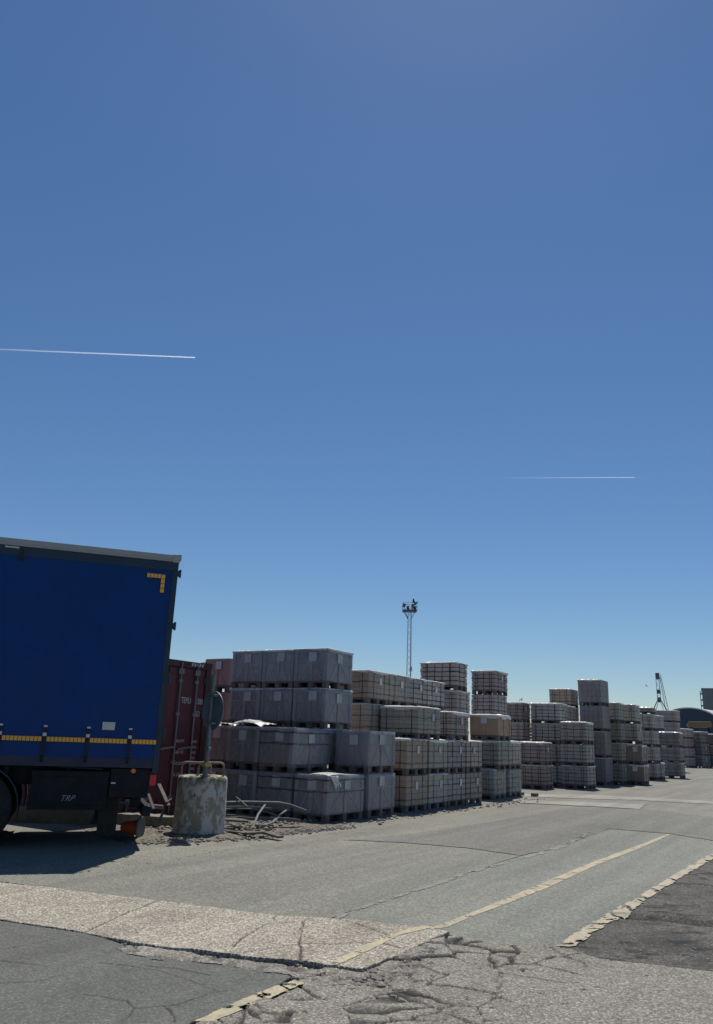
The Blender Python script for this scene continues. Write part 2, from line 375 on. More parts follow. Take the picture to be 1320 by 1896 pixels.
def grid_mesh(name, x0, x1, y0, y1, res, off, mat, inside=None, crack=None, depth=0., skirt=0., rot=0., res2=None, lip=.35):
    xs = np.arange(x0, x1+res*.5, res); ys = np.arange(y0, y1+res*.5, res2 or res)
    X, Y = np.meshgrid(xs, ys); nx, ny = len(xs), len(ys)
    if rot:
        X, Y = X*math.cos(rot)-Y*math.sin(rot), X*math.sin(rot)+Y*math.cos(rot)
    Z = ground_h(X, Y) + (off(X, Y) if callable(off) else off)
    ck = crack(X, Y) if crack else np.zeros(X.shape)
    Z = Z - ck*depth
    I = np.arange(nx*ny).reshape(ny, nx)
    F = np.stack([I[:-1,:-1], I[:-1,1:], I[1:,1:], I[1:,:-1]], -1).reshape(-1,4)
    if inside is not None:
        keep = inside(((X[:-1,:-1]+X[1:,1:])/2).ravel(), ((Y[:-1,:-1]+Y[1:,1:])/2).ravel()); F = F[keep]
    V = np.stack([X.ravel(), Y.ravel(), Z.ravel()], -1); ckv = ck.ravel()
    used = np.unique(F); rem = np.full(len(V), -1); rem[used] = np.arange(len(used))
    V = V[used]; ckv = ckv[used]; F = rem[F]
    if skirt:
        E = np.concatenate([F[:,[0,1]],F[:,[1,2]],F[:,[2,3]],F[:,[3,0]]]); key = np.sort(E,1); k = key[:,0].astype(np.int64)*(len(V)+1)+key[:,1]
        _, idx, cnt = np.unique(k, return_index=True, return_counts=True); be = E[idx[cnt == 1]]
        bv = np.unique(be); lowmap = np.full(len(V), -1); lowmap[bv] = len(V)+np.arange(len(bv))
        LV = V[bv].copy(); LV[:,2] -= skirt
        SF = np.stack([be[:,1], be[:,0], lowmap[be[:,0]], lowmap[be[:,1]]], -1)
        V = np.concatenate([V, LV]); F = np.concatenate([F, SF]); ckv = np.concatenate([ckv, np.full(len(bv), lip)])
    me = bpy.data.meshes.new(name)
    me.vertices.add(len(V)); me.vertices.foreach_set('co', V.astype(np.float32).ravel())
    me.loops.add(F.size); me.loops.foreach_set('vertex_index', F.astype(np.int32).ravel())
    me.polygons.add(len(F)); me.polygons.foreach_set('loop_start', np.arange(0, F.size, 4, dtype=np.int32))
    me.update(calc_edges=True); me.validate()
    a = me.attributes.new('crack', 'FLOAT', 'POINT'); a.data.foreach_set('value', ckv.astype(np.float32))
    me.materials.append(mat)
    if not skirt: me.polygons.foreach_set('use_smooth', [True]*len(me.polygons))
    return me
def patch(name, poly, off, res, mat, edge=.02, crack=None, depth=0., skirt=0., efreq=5, seed=0, holes=None, rot=0., res2=None, lip=.35, inset=0.):
    p = np.array(poly); m = .1
    if rot: p = p @ np.array([[math.cos(rot),-math.sin(rot)],[math.sin(rot),math.cos(rot)]])
    def inside(x, y):
        k = poly_sd(x, y, poly) + edge*2*fbm(x*efreq, y*efreq, 50+seed, 4) < -inset
        if holes: k &= ~holes(x, y)
        return k
    me = grid_mesh(name, p[:,0].min()-m, p[:,0].max()+m, p[:,1].min()-m, p[:,1].max()+m, res, off, mat, inside, crack, depth, skirt, rot, res2, lip)
    return tag(link(name, me), kind='structure')
def cracks(lines, width=.012, seed=0, wander=.05):
    def f(x, y):
        wx = x + wander*fbm(x*4, y*4, 60+seed); wy = y + wander*fbm(x*4, y*4, 80+seed)
        c = np.zeros(x.shape)
        for i, ln in enumerate(lines):
            wd = width*(.5+1.2*vnoise(x*3, y*3, 90+i+seed))
            c = np.maximum(c, np.clip(1.25-seg_dist(wx, wy, ln)/wd, 0, 1))
        return c
    return f
def cells(n, x0, x1, y0, y1, seed, width, strength):
    """cracks between the pieces of a broken slab"""
    rs = np.random.RandomState(seed); P = np.stack([rs.uniform(x0,x1,n), rs.uniform(y0,y1,n)], -1)
    def f(x, y):
        sh = x.shape; wx = (x + .12*fbm(x*4, y*4, 7+seed, 6) + .03*fbm(x*22, y*22, 9+seed, 3)).ravel(); wy = (y + .12*fbm(x*4, y*4, 11+seed, 6) + .03*fbm(x*22, y*22, 13+seed, 3)).ravel()
        d1 = np.full(wx.shape, 1e9); d2 = np.full(wx.shape, 1e9)
        for px, py in P:
            d = np.hypot(wx-px, wy-py); d2 = np.minimum(d2, np.maximum(d, d1)); d1 = np.minimum(d1, d)
        e = (d2-d1).reshape(sh); s = strength(x, y)
        wd = width*s*(.3+1.4*vnoise(x*4, y*4, 3+seed))
        return np.where(s > .02, np.clip(1.3-e/np.maximum(wd,1e-4), 0, 1), 0)
    return f

def plates(n, x0, x1, y0, y1, seed, strength, amp):
    """height of the separate pieces of the broken slab, each a little raised, sunk and tilted"""
    rs = np.random.RandomState(seed); P = np.stack([rs.uniform(x0,x1,n), rs.uniform(y0,y1,n)], -1); T = rs.uniform(-1,1,(n,3))
    def f(x, y):
        sh = x.shape; wx = (x + .12*fbm(x*4, y*4, 7+seed, 6) + .03*fbm(x*22, y*22, 9+seed, 3)).ravel(); wy = (y + .12*fbm(x*4, y*4, 11+seed, 6) + .03*fbm(x*22, y*22, 13+seed, 3)).ravel()
        d1 = np.full(wx.shape, 1e9); z = np.zeros(wx.shape)
        for (px, py), t in zip(P, T):
            d = np.hypot(wx-px, wy-py); k = d < d1; d1[k] = d[k]; z[k] = (t[0] + 3*t[1]*(wx-px)[k] + 3*t[2]*(wy-py)[k])
        return (z.reshape(sh)*np.clip(strength(x, y), 0, 1)*amp)
    return f
# base sheet: fine near the camera, four large sheets butted round it out to the horizon
X0, X1, Y0, Y1 = -12., 18., 2., 42.
me = grid_mesh('ground', X0, X1, Y0, Y1, .06, 0, M['yard'])
bm = bmesh.new(); bm.from_mesh(me)
FAR = 4000
def strip_quads(bm, xs, ys):
    vv = [[bm.verts.new((x, y, float(ground_h(np.array([x]), np.array([y]))[0]) if (X0 <= x <= X1 and Y0 <= y <= Y1) else 0.0)) for x in xs] for y in ys]
    for j in range(len(ys)-1):
        for i in range(len(xs)-1): bm.faces.new((vv[j][i], vv[j][i+1], vv[j+1][i+1], vv[j+1][i]))
gx = list(np.linspace(X0, X1, 61)); gy = list(np.linspace(Y0, Y1, 81))
strip_quads(bm, gx, [-FAR, -50, Y0-.01]); strip_quads(bm, gx, [Y1-.02, Y1+8, 120, 400, FAR])
strip_quads(bm, [-FAR, -200, X0-8, X0+.02], [-FAR, -50]+gy+[120, 400, FAR]); strip_quads(bm, [X1-.02, X1+8, 200, FAR], [-FAR, -50]+gy+[120, 400, FAR])
bm.to_mesh(me); bm.free(); me.polygons.foreach_set('use_smooth', [True]*len(me.polygons))
tag(link('ground', me), 'worn grey asphalt yard running to the far stacks', kind='structure')

STRIP = [(-3.933,8.861),(-3.522,8.698),(-3.071,8.608),(-1.829,8.138),(-0.542,7.599),(0.131,7.539),(0.505,7.417),(0.734,7.355),(0.916,7.252),(0.541,6.664),(0.423,6.441),(0.233,6.183),(0.147,6.057),(0.041,6.082),(-0.270,6.214),(-0.586,6.270),(-0.792,6.341),(-1.046,6.424),(-1.339,6.474),(-1.522,6.557),(-1.864,6.734),(-2.126,6.883),(-2.861,7.179),(-3.193,7.306)]
strip_c = cracks([[(-1.763,8.076),(-1.916,7.488),(-2.058,6.807)], [(-3.352,8.072),(-3.155,8.342),(-3.035,8.558)], [(-0.899,7.402),(-1.184,6.932),(-1.385,6.498)],
  [(-0.581,7.656),(-0.592,7.370),(-0.776,6.820),(-0.822,6.544)], [(-0.184,7.697),(-0.338,7.408),(-0.330,6.882),(-0.295,6.184)], [(0.123,6.749),(0.293,6.756),(0.498,6.658)],
  [(-0.740,6.391),(-0.295,6.660),(0.123,6.749)], [(-0.608,7.290),(-0.362,7.404)], [(-0.160,7.701),(0.265,7.231),(0.389,6.983)]], .0075, 1, .10)
strip_h = lambda x, y: .026 + .016*np.clip((x+2.6)/2.4, 0, 1)
patch('concrete_strip', STRIP, strip_h, .011, M['strip'], .022, strip_c, .018, .05, 9, 1)
LANE = [(-4.016,9.035),(-3.102,8.689),(-1.847,8.210),(-0.547,7.661),(-0.157,7.597),(0.137,8.154),(1.585,10.514),(2.568,12.197),(1.840,12.740),(0.865,13.032),(-0.642,12.691),(-1.790,11.654),(-2.393,11.005),(-2.825,9.661),(-3.460,9.385),(-4.073,9.156)]
patch('asphalt_lane', LANE, .006, .03, M['lane'], .03, None, 0, 0, 3, 2)
ROAD = [(-0.137,7.579),(0.131,7.559),(0.508,7.457),(0.927,7.272),(1.018,7.071),(1.315,6.993),(1.780,6.989),(2.732,8.436),(3.400,9.387),(4.290,10.798),(5.768,12.966),(6.770,14.677),(6.194,15.750),(5.230,16.335),(3.347,13.125),(1.585,10.514),(0.137,8.154)]
patch('road', ROAD, .010, .025, M['road'], .015, None, 0, 0, 4, 3)
patch('asphalt_patch', [(0.016,13.253),(0.917,13.173),(1.875,12.868),(2.597,12.257),(3.364,13.190),(5.263,16.437),(6.271,15.941),(6.848,14.842),(8.183,16.416),(9.017,19.851),(8.024,21.738),(6.312,21.531),(3.339,17.524),(1.131,14.275)], .008, .04, M['farpatch'], .05, None, 0, 0, 2, 4)
patch('concrete_strip', [(4.725,23.293),(6.512,23.513),(8.618,23.491),(7.789,21.646),(6.668,21.997),(4.754,22.212)], .014, .04, M['pale'], .10, None, 0, 0, 3, 5)
patch('concrete_strip', [(5.539,26.252),(8.233,27.096),(11.784,26.024),(11.402,24.659),(8.986,25.201),(5.267,24.974)], .010, .05, M['pale'], .22, None, 0, 0, 1.2, 6)
LEFT = [(-3.166,7.249),(-2.837,7.124),(-2.115,6.850),(-1.859,6.718),(-1.633,6.511),(-1.550,6.358),(-1.277,6.209),(-0.815,6.227),(-0.406,5.990),(-0.332,5.889),(-0.444,5.614),(-0.551,5.415),(-0.666,5.247),(-0.835,4.964),(-0.798,4.636),(-1.929,4.532)]
left_c = cracks([[(-1.209,4.944),(-1.190,5.155),(-0.958,5.254),(-0.773,5.503),(-0.646,5.570)], [(-2.345,5.994),(-1.988,5.936)], [(-1.688,6.037),(-1.206,5.906),(-0.902,5.650),(-0.773,5.503)],
  [(-2.139,5.519),(-1.923,5.577),(-1.831,5.724)], [(-1.002,5.193),(-0.940,4.971)], [(-2.432,6.328),(-2.237,6.600),(-2.052,6.791)], [(-1.341,6.003),(-1.112,5.980),(-0.868,5.862)], [(-1.576,5.363),(-1.261,5.299),(-1.179,5.175)]], .0062, 7, .09)
patch('asphalt_patch', LEFT, .024, .009, M['patch'], .012, left_c, .009, .026, 6, 7)
BROKEN = [(-0.795,4.944),(-0.602,5.254),(-0.420,5.542),(-0.290,5.811),(-0.111,6.102),(0.148,6.134),(0.424,6.470),(0.741,6.981),(0.925,7.181),(1.202,6.977),(1.654,6.939),(1.843,6.836),(1.987,6.611),(2.317,6.495),(2.777,6.347),(3.107,6.295),(2.393,4.928),(-0.826,4.633)]
def bstrength(x, y):
    d = seg_dist(x, y, [(-0.352,5.347),(-0.095,5.578),(0.249,5.563),(0.593,6.322),(1.273,6.776)])
    return np.clip(1.25-d/.75, 0, 1) + .22*np.clip(vnoise(x*1.2, y*1.2, 5)-.45, 0, 1)
c_a = cells(120, -1.2, 3.2, 4.2, 7.4, 4, .022, bstrength); c_b = cells(520, -1.2, 3.2, 4.2, 7.4, 8, .014, lambda x, y: np.clip(bstrength(x,y)-.35,0,1)*(vnoise(x*2,y*2,77) > .5))
def b_c(x, y):
    pot = np.clip(1.2-seg_dist(x, y, [(-0.390,5.800),(-0.107,5.952),(0.187,5.867),(0.425,6.168),(0.720,6.781)])/(.05+.10*vnoise(x*5,y*5,44)), 0, 1)
    pot = pot*np.clip(.25+3.5*fbm(x*20, y*20, 47), 0, 1)
    sp = (vnoise(x*16, y*16, 61) > .93)*.8*(fbm(x*2, y*2, 62) > -.08)
    return np.maximum(np.maximum(np.maximum(c_a(x,y), c_b(x,y)*.9), pot), sp)
b_h = plates(120, -1.2, 3.2, 4.2, 7.4, 4, bstrength, .009)
patch('broken_pavement', BROKEN, lambda x, y: .030+b_h(x, y), .011, M['broken'], .02, b_c, .028, .032, 6, 8)
patch('concrete_fragment', [(-1.735,6.512),(-1.503,6.483),(-1.030,6.339),(-0.576,6.176),(-0.265,6.122),(-0.109,6.026),(-0.247,5.816),(-0.327,5.926),(-0.553,5.973),(-0.878,6.138),(-1.262,6.143),(-1.596,6.308)], .030, .014, M['broken'], .05, lambda x, y: np.clip(3.2*fbm(x*9, y*9, 15, 5)-.15, 0, 1), .03, .03, 9, 9)
DARK = [(1.794,6.975),(1.989,7.260),(2.712,8.360),(3.352,9.260),(4.228,10.630),(5.711,12.786),(7.696,15.071),(4.715,8.537),(3.129,6.337),(2.797,6.389),(2.334,6.540),(1.997,6.642),(1.888,6.842)]
dark_c = lambda x, y: np.maximum(np.clip(1.2-seg_dist(x+.08*fbm(x*5,y*5,2), y+.08*fbm(x*5,y*5,5), POT)/(.05+.10*vnoise(x*3,y*3,8)), 0, 1), np.maximum(np.clip(7*(fbm(x*5, y*9, 33, 6)-.11), 0, .9), np.clip(1.2-seg_dist(x+.05*fbm(x*7,y*7,2), y+.05*fbm(x*7,y*7,5), POT2)/.05, 0, 1)))
patch('worn_asphalt', DARK, .006, .022, M['dark'], .05, dark_c, .004, 0, 3, 10)
def chips(a, s, c=None):
    def f(x, y):
        k = fbm(x*13, y*13, s, 6) > a
        return k
    return f
patch('road_marking', [(0.706,7.408),(1.036,7.889),(1.301,8.299),(2.428,10.086),(3.577,11.924),(4.911,13.909),(6.185,15.831),(6.191,15.666),(4.881,13.578),(3.547,11.582),(2.388,9.670),(1.270,8.037),(0.835,7.351)], .0135, .012, M['yellow_paint'], .008, None, 0, 0, 14, 11, chips(.19, 101), R(57), .007, inset=.020)
patch('road_marking', [(-0.068,6.199),(0.178,6.708),(0.311,6.888),(0.405,7.037),(0.577,7.314),(0.717,7.429),(0.835,7.351),(0.742,7.300),(0.489,7.031),(0.302,6.663),(0.002,6.129)], lambda x, y: strip_h(x, y)+.0035, .012, M['yellow_paint'], .010, None, 0, 0, 14, 12, chips(.17, 102), R(57), .007, inset=.016)
patch('road_marking', [(-0.832,4.948),(-0.615,5.348),(-0.429,5.638),(-0.300,5.799),(-0.213,5.717),(-0.349,5.518),(-0.422,5.389),(-0.572,5.147),(-0.698,4.961)], .0345, .012, M['yellow_paint'], .014, None, 0, 0, 9, 13, lambda x, y: (fbm(x*9, y*9, 103, 5) > .2) | (seg_dist(x, y, [(-0.532,5.478),(-0.416,5.331)]) < .012) | (seg_dist(x, y, [(-0.398,5.685),(-0.282,5.526)]) < .012), R(57), .007, inset=.012)
wl = [(1.790,6.991),(2.300,7.765),(3.006,8.864),(4.115,10.569),(5.797,13.029)]
wcr = cracks([[(2.223,7.673),(2.335,7.689)], [(2.675,8.378),(2.701,8.218)], [(3.181,9.115),(3.215,8.954)], [(4.131,10.610),(4.150,10.389)], [(2.937,8.747),(2.912,8.490)], [(3.605,9.801),(3.593,9.544)]], .02, 9)
patch('road_marking', [(1.748,7.002),(2.066,7.531),(2.292,7.868),(2.793,8.620),(3.075,9.012),(3.347,9.407),(4.288,10.877),(5.847,13.214),(5.628,12.658),(4.217,10.551),(3.305,9.165),(2.863,8.457),(2.292,7.643),(1.928,7.043)], .0145, .009, M['white_paint'], .034, None, 0, 0, 9, 14, lambda x, y: (fbm(x*10, y*10, 104, 6) > .15) | (wcr(x, y) > .2), R(57), .008)

patch('dirt_patch', DIRT, .006, .03, M['dirt'], .12, lambda x, y: np.clip(4*(fbm(x*6, y*6, 133, 5)-.12), 0, .7), .003, 0, 3, 20)
# loose stones: too many to count
def rubble(name, spots, label):
    """spots: (polyline, half width, count, size low, size high)"""
    rs = np.random.RandomState(5); ico = bmesh.new(); bmesh.ops.create_icosphere(ico, subdivisions=1, radius=1)
    iv = np.array([v.co[:] for v in ico.verts]); jf = [tuple(v.index for v in f.verts) for f in ico.faces]; ico.free()
    V = []; F = []; b = 0
    for pts, hw, n, a, c in spots:
        pts = np.array(pts); ln = np.hypot(*(pts[1:]-pts[:-1]).T); cum = np.concatenate([[0], np.cumsum(ln)])
        for i in range(n):
            t = rs.uniform(0, cum[-1]); k = min(np.searchsorted(cum, t, 'right')-1, len(ln)-1); p = pts[k]+(pts[k+1]-pts[k])*(t-cum[k])/ln[k]
            p = p + rs.normal(0, hw*.5, 2); s = a+(c-a)*rs.rand()**3
            q = iv*(1+.35*(rs.rand(len(iv),1)-.5))*np.array([1, .55+.45*rs.rand(), .5+.45*rs.rand()])*s
            an = rs.rand()*6.28; q = q @ np.array([[math.cos(an),-math.sin(an),0],[math.sin(an),math.cos(an),0],[0,0,1]])
            z = float(ground_h(np.array([p[0]]), np.array([p[1]]))[0])
            q = q + np.array([p[0], p[1], z+s*.25]); V.append(q); F += [tuple(b+j for j in f) for f in jf]; b += len(iv)
    me = bpy.data.meshes.new(name); me.from_pydata(np.concatenate(V).tolist(), [], F); me.materials.append(M['stone'])
    return tag(link(name, me), label, kind='stuff')
patch('road_seam', [(-0.164,7.534),(0.111,8.126),(0.359,8.542),(1.597,10.597),(3.381,13.256),(4.552,15.602),(4.750,15.746),(3.503,13.225),(1.655,10.529),(0.412,8.499),(0.163,8.088),(-0.098,7.544)], .0145, .012, M['seam'], .03, None, 0, 0, 9, 15, lambda x, y: fbm(x*9, y*9, 105, 5) > .06, R(57), .01)
rubble('rubble', [([(-2.991,12.062),(-1.805,12.749),(-1.057,13.710),(0.010,15.063)], .22, 900, .005, .04), ([(-3.139,13.456),(-1.966,13.810),(-0.825,15.894)], .5, 800, .006, .06),
  ([(0.010,15.238),(0.891,16.894),(3.545,20.727),(5.839,24.602)], .3, 420, .006, .05), ([(0.010,14.978),(-0.727,14.183)], .12, 160, .01, .05), ([(-3.668,9.307),(-2.767,9.673),(-2.143,10.832),(-1.652,11.742)], .12, 240, .004, .018),
  ([(-5.737,16.231),(-3.236,14.625)], .5, 260, .01, .08)], 'loose stones and broken concrete along the foot of the stacks')
rubble('gravel', [([(-1.772,6.569),(-0.819,6.254),(-0.262,6.084)], .12, 1100, .003, .020), ([(-2.830,7.107),(-2.098,6.801),(-1.805,6.676)], .06, 300, .002, .010), ([(-0.252,5.899),(0.189,5.951),(0.826,6.959)], .18, 1500, .003, .024), ([(-0.026,5.533),(0.659,6.196)], .4, 500, .003, .014), ([(-0.247,5.816),(0.186,5.820),(0.696,6.548)], .13, 320, .010, .038), ([(-1.296,6.290),(-0.793,6.083),(-0.332,5.999)], .07, 120, .008, .026),
  ([(1.803,6.847),(2.613,6.721),(3.464,7.150)], .6, 500, .003, .016), ([(1.054,6.244),(2.417,5.801)], .7, 160, .004, .014), ([(-1.931,5.880),(-0.764,5.452)], .8, 50, .003, .010)], 'fine gravel lying in the cracks of the pavement')

# ------------------------------------------------------------------ palletised goods
U = Vector((math.sin(R(32)), math.cos(R(32)), 0)); V_ = Vector((-math.cos(R(32)), math.sin(R(32)), 0))
ORG = Vector((1.34, 18.21, 0)); RZ = math.atan2(U.y, U.x)
rng = random.Random(11)
_cache = {}
def faces4(sx, sy):
    """the four upright faces: half length along the face, and a map (along, out, z) -> point"""
    return [(sy/2, lambda a, d, z: (-sx/2-d, -a, z)), (sx/2, lambda a, d, z: (a, -sy/2-d, z)),
            (sy/2, lambda a, d, z: (sx/2+d, a, z)), (sx/2, lambda a, d, z: (-a, sy/2+d, z))]
def fbox(mb, f, a0, a1, z0, z1, d0, d1):
    P8 = [f(a0,d0,z0), f(a1,d0,z0), f(a1,d1,z0), f(a0,d1,z0), f(a0,d0,z1), f(a1,d0,z1), f(a1,d1,z1), f(a0,d1,z1)]
    mb.add(P8, [(3,2,1,0),(4,5,6,7),(0,1,5,4),(1,2,6,5),(2,3,7,6),(3,0,4,7)])
def fbar(mb, f, a0, z0, a1, z1, wd, d0, d1):
    da, dz = a1-a0, z1-z0; l = math.hypot(da, dz); na, nz = -dz/l*wd/2, da/l*wd/2
    q = [(a0-na,z0-nz),(a1-na,z1-nz),(a1+na,z1+nz),(a0+na,z0+nz)]
    mb.add([f(a,d0,z) for a,z in q] + [f(a,d1,z) for a,z in q], [(0,1,2,3),(7,6,5,4),(0,4,5,1),(1,5,6,2),(2,6,7,3),(3,7,4,0)])
def pallet_mesh(sx, sy, h=.15):
    k = ('pallet', sx, sy, h)
    if k in _cache: return _cache[k]
    mb = MB(); x, y = sx/2, sy/2
    nb = 6; bw = sy/nb
    for i in range(nb): mb.box(-x, x, -y+i*bw+.008, -y+(i+1)*bw-.008, h-.022, h)
    for cx in (-1, 0, 1): mb.box(cx*(x-.07)-.07, cx*(x-.07)+.07, -y+.004, y-.004, h-.042, h-.0225)
    for cx in (-1, 0, 1):
        for cy in (-1, 0, 1): mb.box(cx*(x-.07)-.065, cx*(x-.07)+.065, cy*(y-.06)-.055, cy*(y-.06)+.055, .0205, h-.0425)
    for cy in (-1, 0, 1): mb.box(-x+.003, x-.003, cy*(y-.06)-.05, cy*(y-.06)+.05, 0, .02)
    _cache[k] = mb.mesh('pallet', M['palletwood']); return _cache[k]
def sheet_mesh(sx, sy, seed, drop=.05, mat='film', rag=1.0):
    """a thin plastic sheet lying over a load, its rim hanging down unevenly"""
    k = ('sheet', sx, sy, seed, drop, mat)
    if k in _cache: return _cache[k]
    r = random.Random(seed); n = 18; mb = MB(); x, y = sx/2+.012, sy/2+.012
    ring = [(-x+2*x*i/n, -y) for i in range(n)] + [(x, -y+2*y*i/n) for i in range(n)] + [(x-2*x*i/n, y) for i in range(n)] + [(-x, y-2*y*i/n) for i in range(n)]
    N = len(ring)
    top = [(px*.93, py*.93, .014+r.random()*.014) for px, py in ring]; edge = [(px, py, .002+r.random()*.005) for px, py in ring]
    lowz = []; cur = drop
    for i in range(N): cur = max(.006, min(drop*2.2, cur + r.uniform(-1,1)*drop*.5*rag)); lowz.append(-cur)
    low = [(px*1.006+r.uniform(-.003,.003), py*1.006+r.uniform(-.003,.003), lowz[i]) for i, (px, py) in enumerate(ring)]
    mid = [(px*.5, py*.5, .02+r.random()*.03) for px, py in ring]
    mb.add(top+edge+low+mid+[(0,0,.03)], [(i,(i+1)%N,N+(i+1)%N,N+i) for i in range(N)] + [(N+i,N+(i+1)%N,2*N+(i+1)%N,2*N+i) for i in range(N)] + [(3*N+i,3*N+(i+1)%N,(i+1)%N,i) for i in range(N)] + [(4*N,3*N+(i+1)%N,3*N+i) for i in range(N)])
    me = mb.mesh('top_sheet', M[mat]); _cache[k] = me; return me
def label_mesh(w=.20, h=.20):
    k = ('label', w, h)
    if k not in _cache:
        mb = MB(); mb.box(-w/2, w/2, -.004, 0, -h/2, h/2); _cache[k] = mb.mesh('paper_label', M['paper'])
    return _cache[k]
def put_label(root, face, a, z, sx, sy, out=.012, w=.20, h=.20):
    f = faces4(sx, sy)[face][1]; o = link('paper_label', label_mesh(w, h), root); o.location = f(a, out, z)
    o.rotation_euler = (R(rng.uniform(-1,1)), R(rng.uniform(-4,4)), -R(90) if face == 0 else 0); return o
def band_mesh(sx, sy, z, wd, th, sag, seed, mat='strapdark'):
    k = ('band', sx, sy, round(z,3), wd, sag, seed, mat)
    if k in _cache: return _cache[k]
    r = random.Random(seed); mb = MB(); n = 6
    for hl, f in faces4(sx, sy):
        dz = [0]+[r.uniform(-sag,sag) for _ in range(n-1)]+[0]
        for i in range(n):
            a0, a1 = -hl+2*hl*i/n, -hl+2*hl*(i+1)/n
            mb.add([f(a0,th,z+dz[i]-wd/2), f(a1,th,z+dz[i+1]-wd/2), f(a1,th,z+dz[i+1]+wd/2), f(a0,th,z+dz[i]+wd/2),
                    f(a0,0,z+dz[i]-wd/2), f(a1,0,z+dz[i+1]-wd/2), f(a1,0,z+dz[i+1]+wd/2), f(a0,0,z+dz[i]+wd/2)],
                   [(0,1,2,3),(7,6,5,4),(0,4,5,1),(3,2,6,7)])
    _cache[k] = mb.mesh('strap', M[mat]); return _cache[k]
def loop_mesh(sx, sy, p, along, h0, h1, wd=.013, th=.006, mat='strapdark'):
    """an upright strap going round the load: along 'u' its plane is x-z, along 'v' y-z"""
    k = ('loop', sx, sy, round(p,3), along, h0, h1, wd, mat)
    if k in _cache: return _cache[k]
    mb = MB(); fs = faces4(sx, sy)
    for i in ((1,3) if along == 'v' else (0,2)):
        s = -1 if i in (3,0) else 1
        fbox(mb, fs[i][1], s*p-wd/2, s*p+wd/2, h0, h1+th, .0005, th)
    if along == 'v': mb.box(p-wd/2, p+wd/2, -sy/2, sy/2, h1+.0005, h1+th)
    else: mb.box(-sx/2, sx/2, p-wd/2, p+wd/2, h1+.0005, h1+th)
    _cache[k] = mb.mesh('strap', M[mat]); return _cache[k]
def crate_body_mesh(sx, sy, H, mat):
    k = ('cbody', sx, sy, H, mat)
    if k in _cache: return _cache[k]
    mb = MB(); mb.box(-sx/2+.03, sx/2-.03, -sy/2+.03, sy/2-.03, .165, H-.02)
    r = random.Random(3)
    for hl, f in faces4(sx, sy):
        n = max(5, int(hl*2/.13)); z = .13; m = 5
        for j in range(m):
            z0 = .17+(H-.195)*j/m; z1 = .17+(H-.195)*(j+1)/m-.008
            for i in range(2):
                a0 = -hl+.03 if i == 0 else .01; a1 = -.01 if i == 0 else hl-.03
                d = -.022+r.uniform(-.003,.003); fbox(mb, f, a0, a1, z0, z1, -.029, d)
    _cache[k] = mb.mesh('panel', M[mat]); return _cache[k]
def crate_frame_mesh(sx, sy, H, mat):
    k = ('cframe', sx, sy, H, mat)
    if k in _cache: return _cache[k]
    mb = MB(); zt = H-.02
    for hl, f in faces4(sx, sy):
        for a in (-hl+.045, 0, hl-.045): fbox(mb, f, a-.042, a+.042, .166, zt-.062, -.0185, -.002)
        fbox(mb, f, -hl+.003, hl-.003, zt-.06, zt, -.0185, 0)
        fbox(mb, f, -hl+.088, -.043, H*.66, H*.66+.03, -.0188, -.010); fbox(mb, f, .043, hl-.088, H*.66, H*.66+.03, -.0188, -.010)
        for s in (-1, 1): fbar(mb, f, s*.07, H*.66, s*(hl-.14), .19, .035, -.0192, -.013)
    for s in range(5):
        y0 = -sy/2+.01+s*(sy-.02)/5; mb.box(-sx/2+.01, sx/2-.01, y0+.01, y0+(sy-.02)/5-.01, zt+.001, zt+.016)
    _cache[k] = mb.mesh('frame', M[mat]); return _cache[k]
def blocks_mesh(sx, sy, H, cu, cv, rows, gap, mat, seed):
    """courses of concrete blocks; the dark wrapped core shows in the joints"""
    k = ('blocks', sx, sy, H, cu, cv, rows, gap, mat, seed)
    if k in _cache: return _cache[k]
    r = random.Random(seed); mb = MB(); z0 = .152; e = .022+gap
    mb.mat(1).box(-sx/2+e, sx/2-e, -sy/2+e, sy/2-e, z0, H-.012); mb.mat(0)
    for j in range(rows):
        a = z0+(H-z0)*j/rows; b = z0+(H-z0)*(j+1)/rows
        for i in range(cu):
            for q in range(cv):
                if 0 < i < cu-1 and 0 < q < cv-1 and j < rows-1: continue
                jx, jy = r.uniform(-.004,.004), r.uniform(-.004,.004); g = gap/2*r.uniform(.7,1.2)
                mb.box(-sx/2+sx*i/cu+g+jx, -sx/2+sx*(i+1)/cu-g+jx, -sy/2+sy*q/cv+g+jy, -sy/2+sy*(q+1)/cv-g+jy, a+g*.8, b-g*.8)
    _cache[k] = mb.mesh('block_load', [M[mat], M['strapdark']]); return _cache[k]
def wrap_mesh(sx, sy, H, seed, bulge=.05, z0=.1):
    """loose stretch film pulled round a load, with folds"""
    r = random.Random(seed); mb = MB(); nz = 7; pts = []
    for hl, f in faces4(sx, sy):
        for i in range(8): pts.append((-hl+2*hl*i/8, f))
    N = len(pts); vs = []
    for j in range(nz):
        z = z0+(H-z0)*j/(nz-1)
        for i, (a, f) in enumerate(pts):
            c = 1-abs((i % 8)-4)/4; d = .008 + bulge*c*math.sin(math.pi*(j+.5)/nz)*(.5+.5*r.random()) + r.uniform(0,.012)
            vs.append(f(a, d, z))
    top = len(vs); vs.append((0,0,H+(.02 if bulge > .04 else .001)))
    fs = [(j*N+i, j*N+(i+1)%N, (j+1)*N+(i+1)%N, (j+1)*N+i) for j in range(nz-1) for i in range(N)] + [((nz-1)*N+i, (nz-1)*N+(i+1)%N, top) for i in range(N)]
    mb.add(vs, fs); me = mb.mesh('stretch_wrap', M['wrap']); me.polygons.foreach_set('use_smooth', [True]*len(me.polygons)); return me

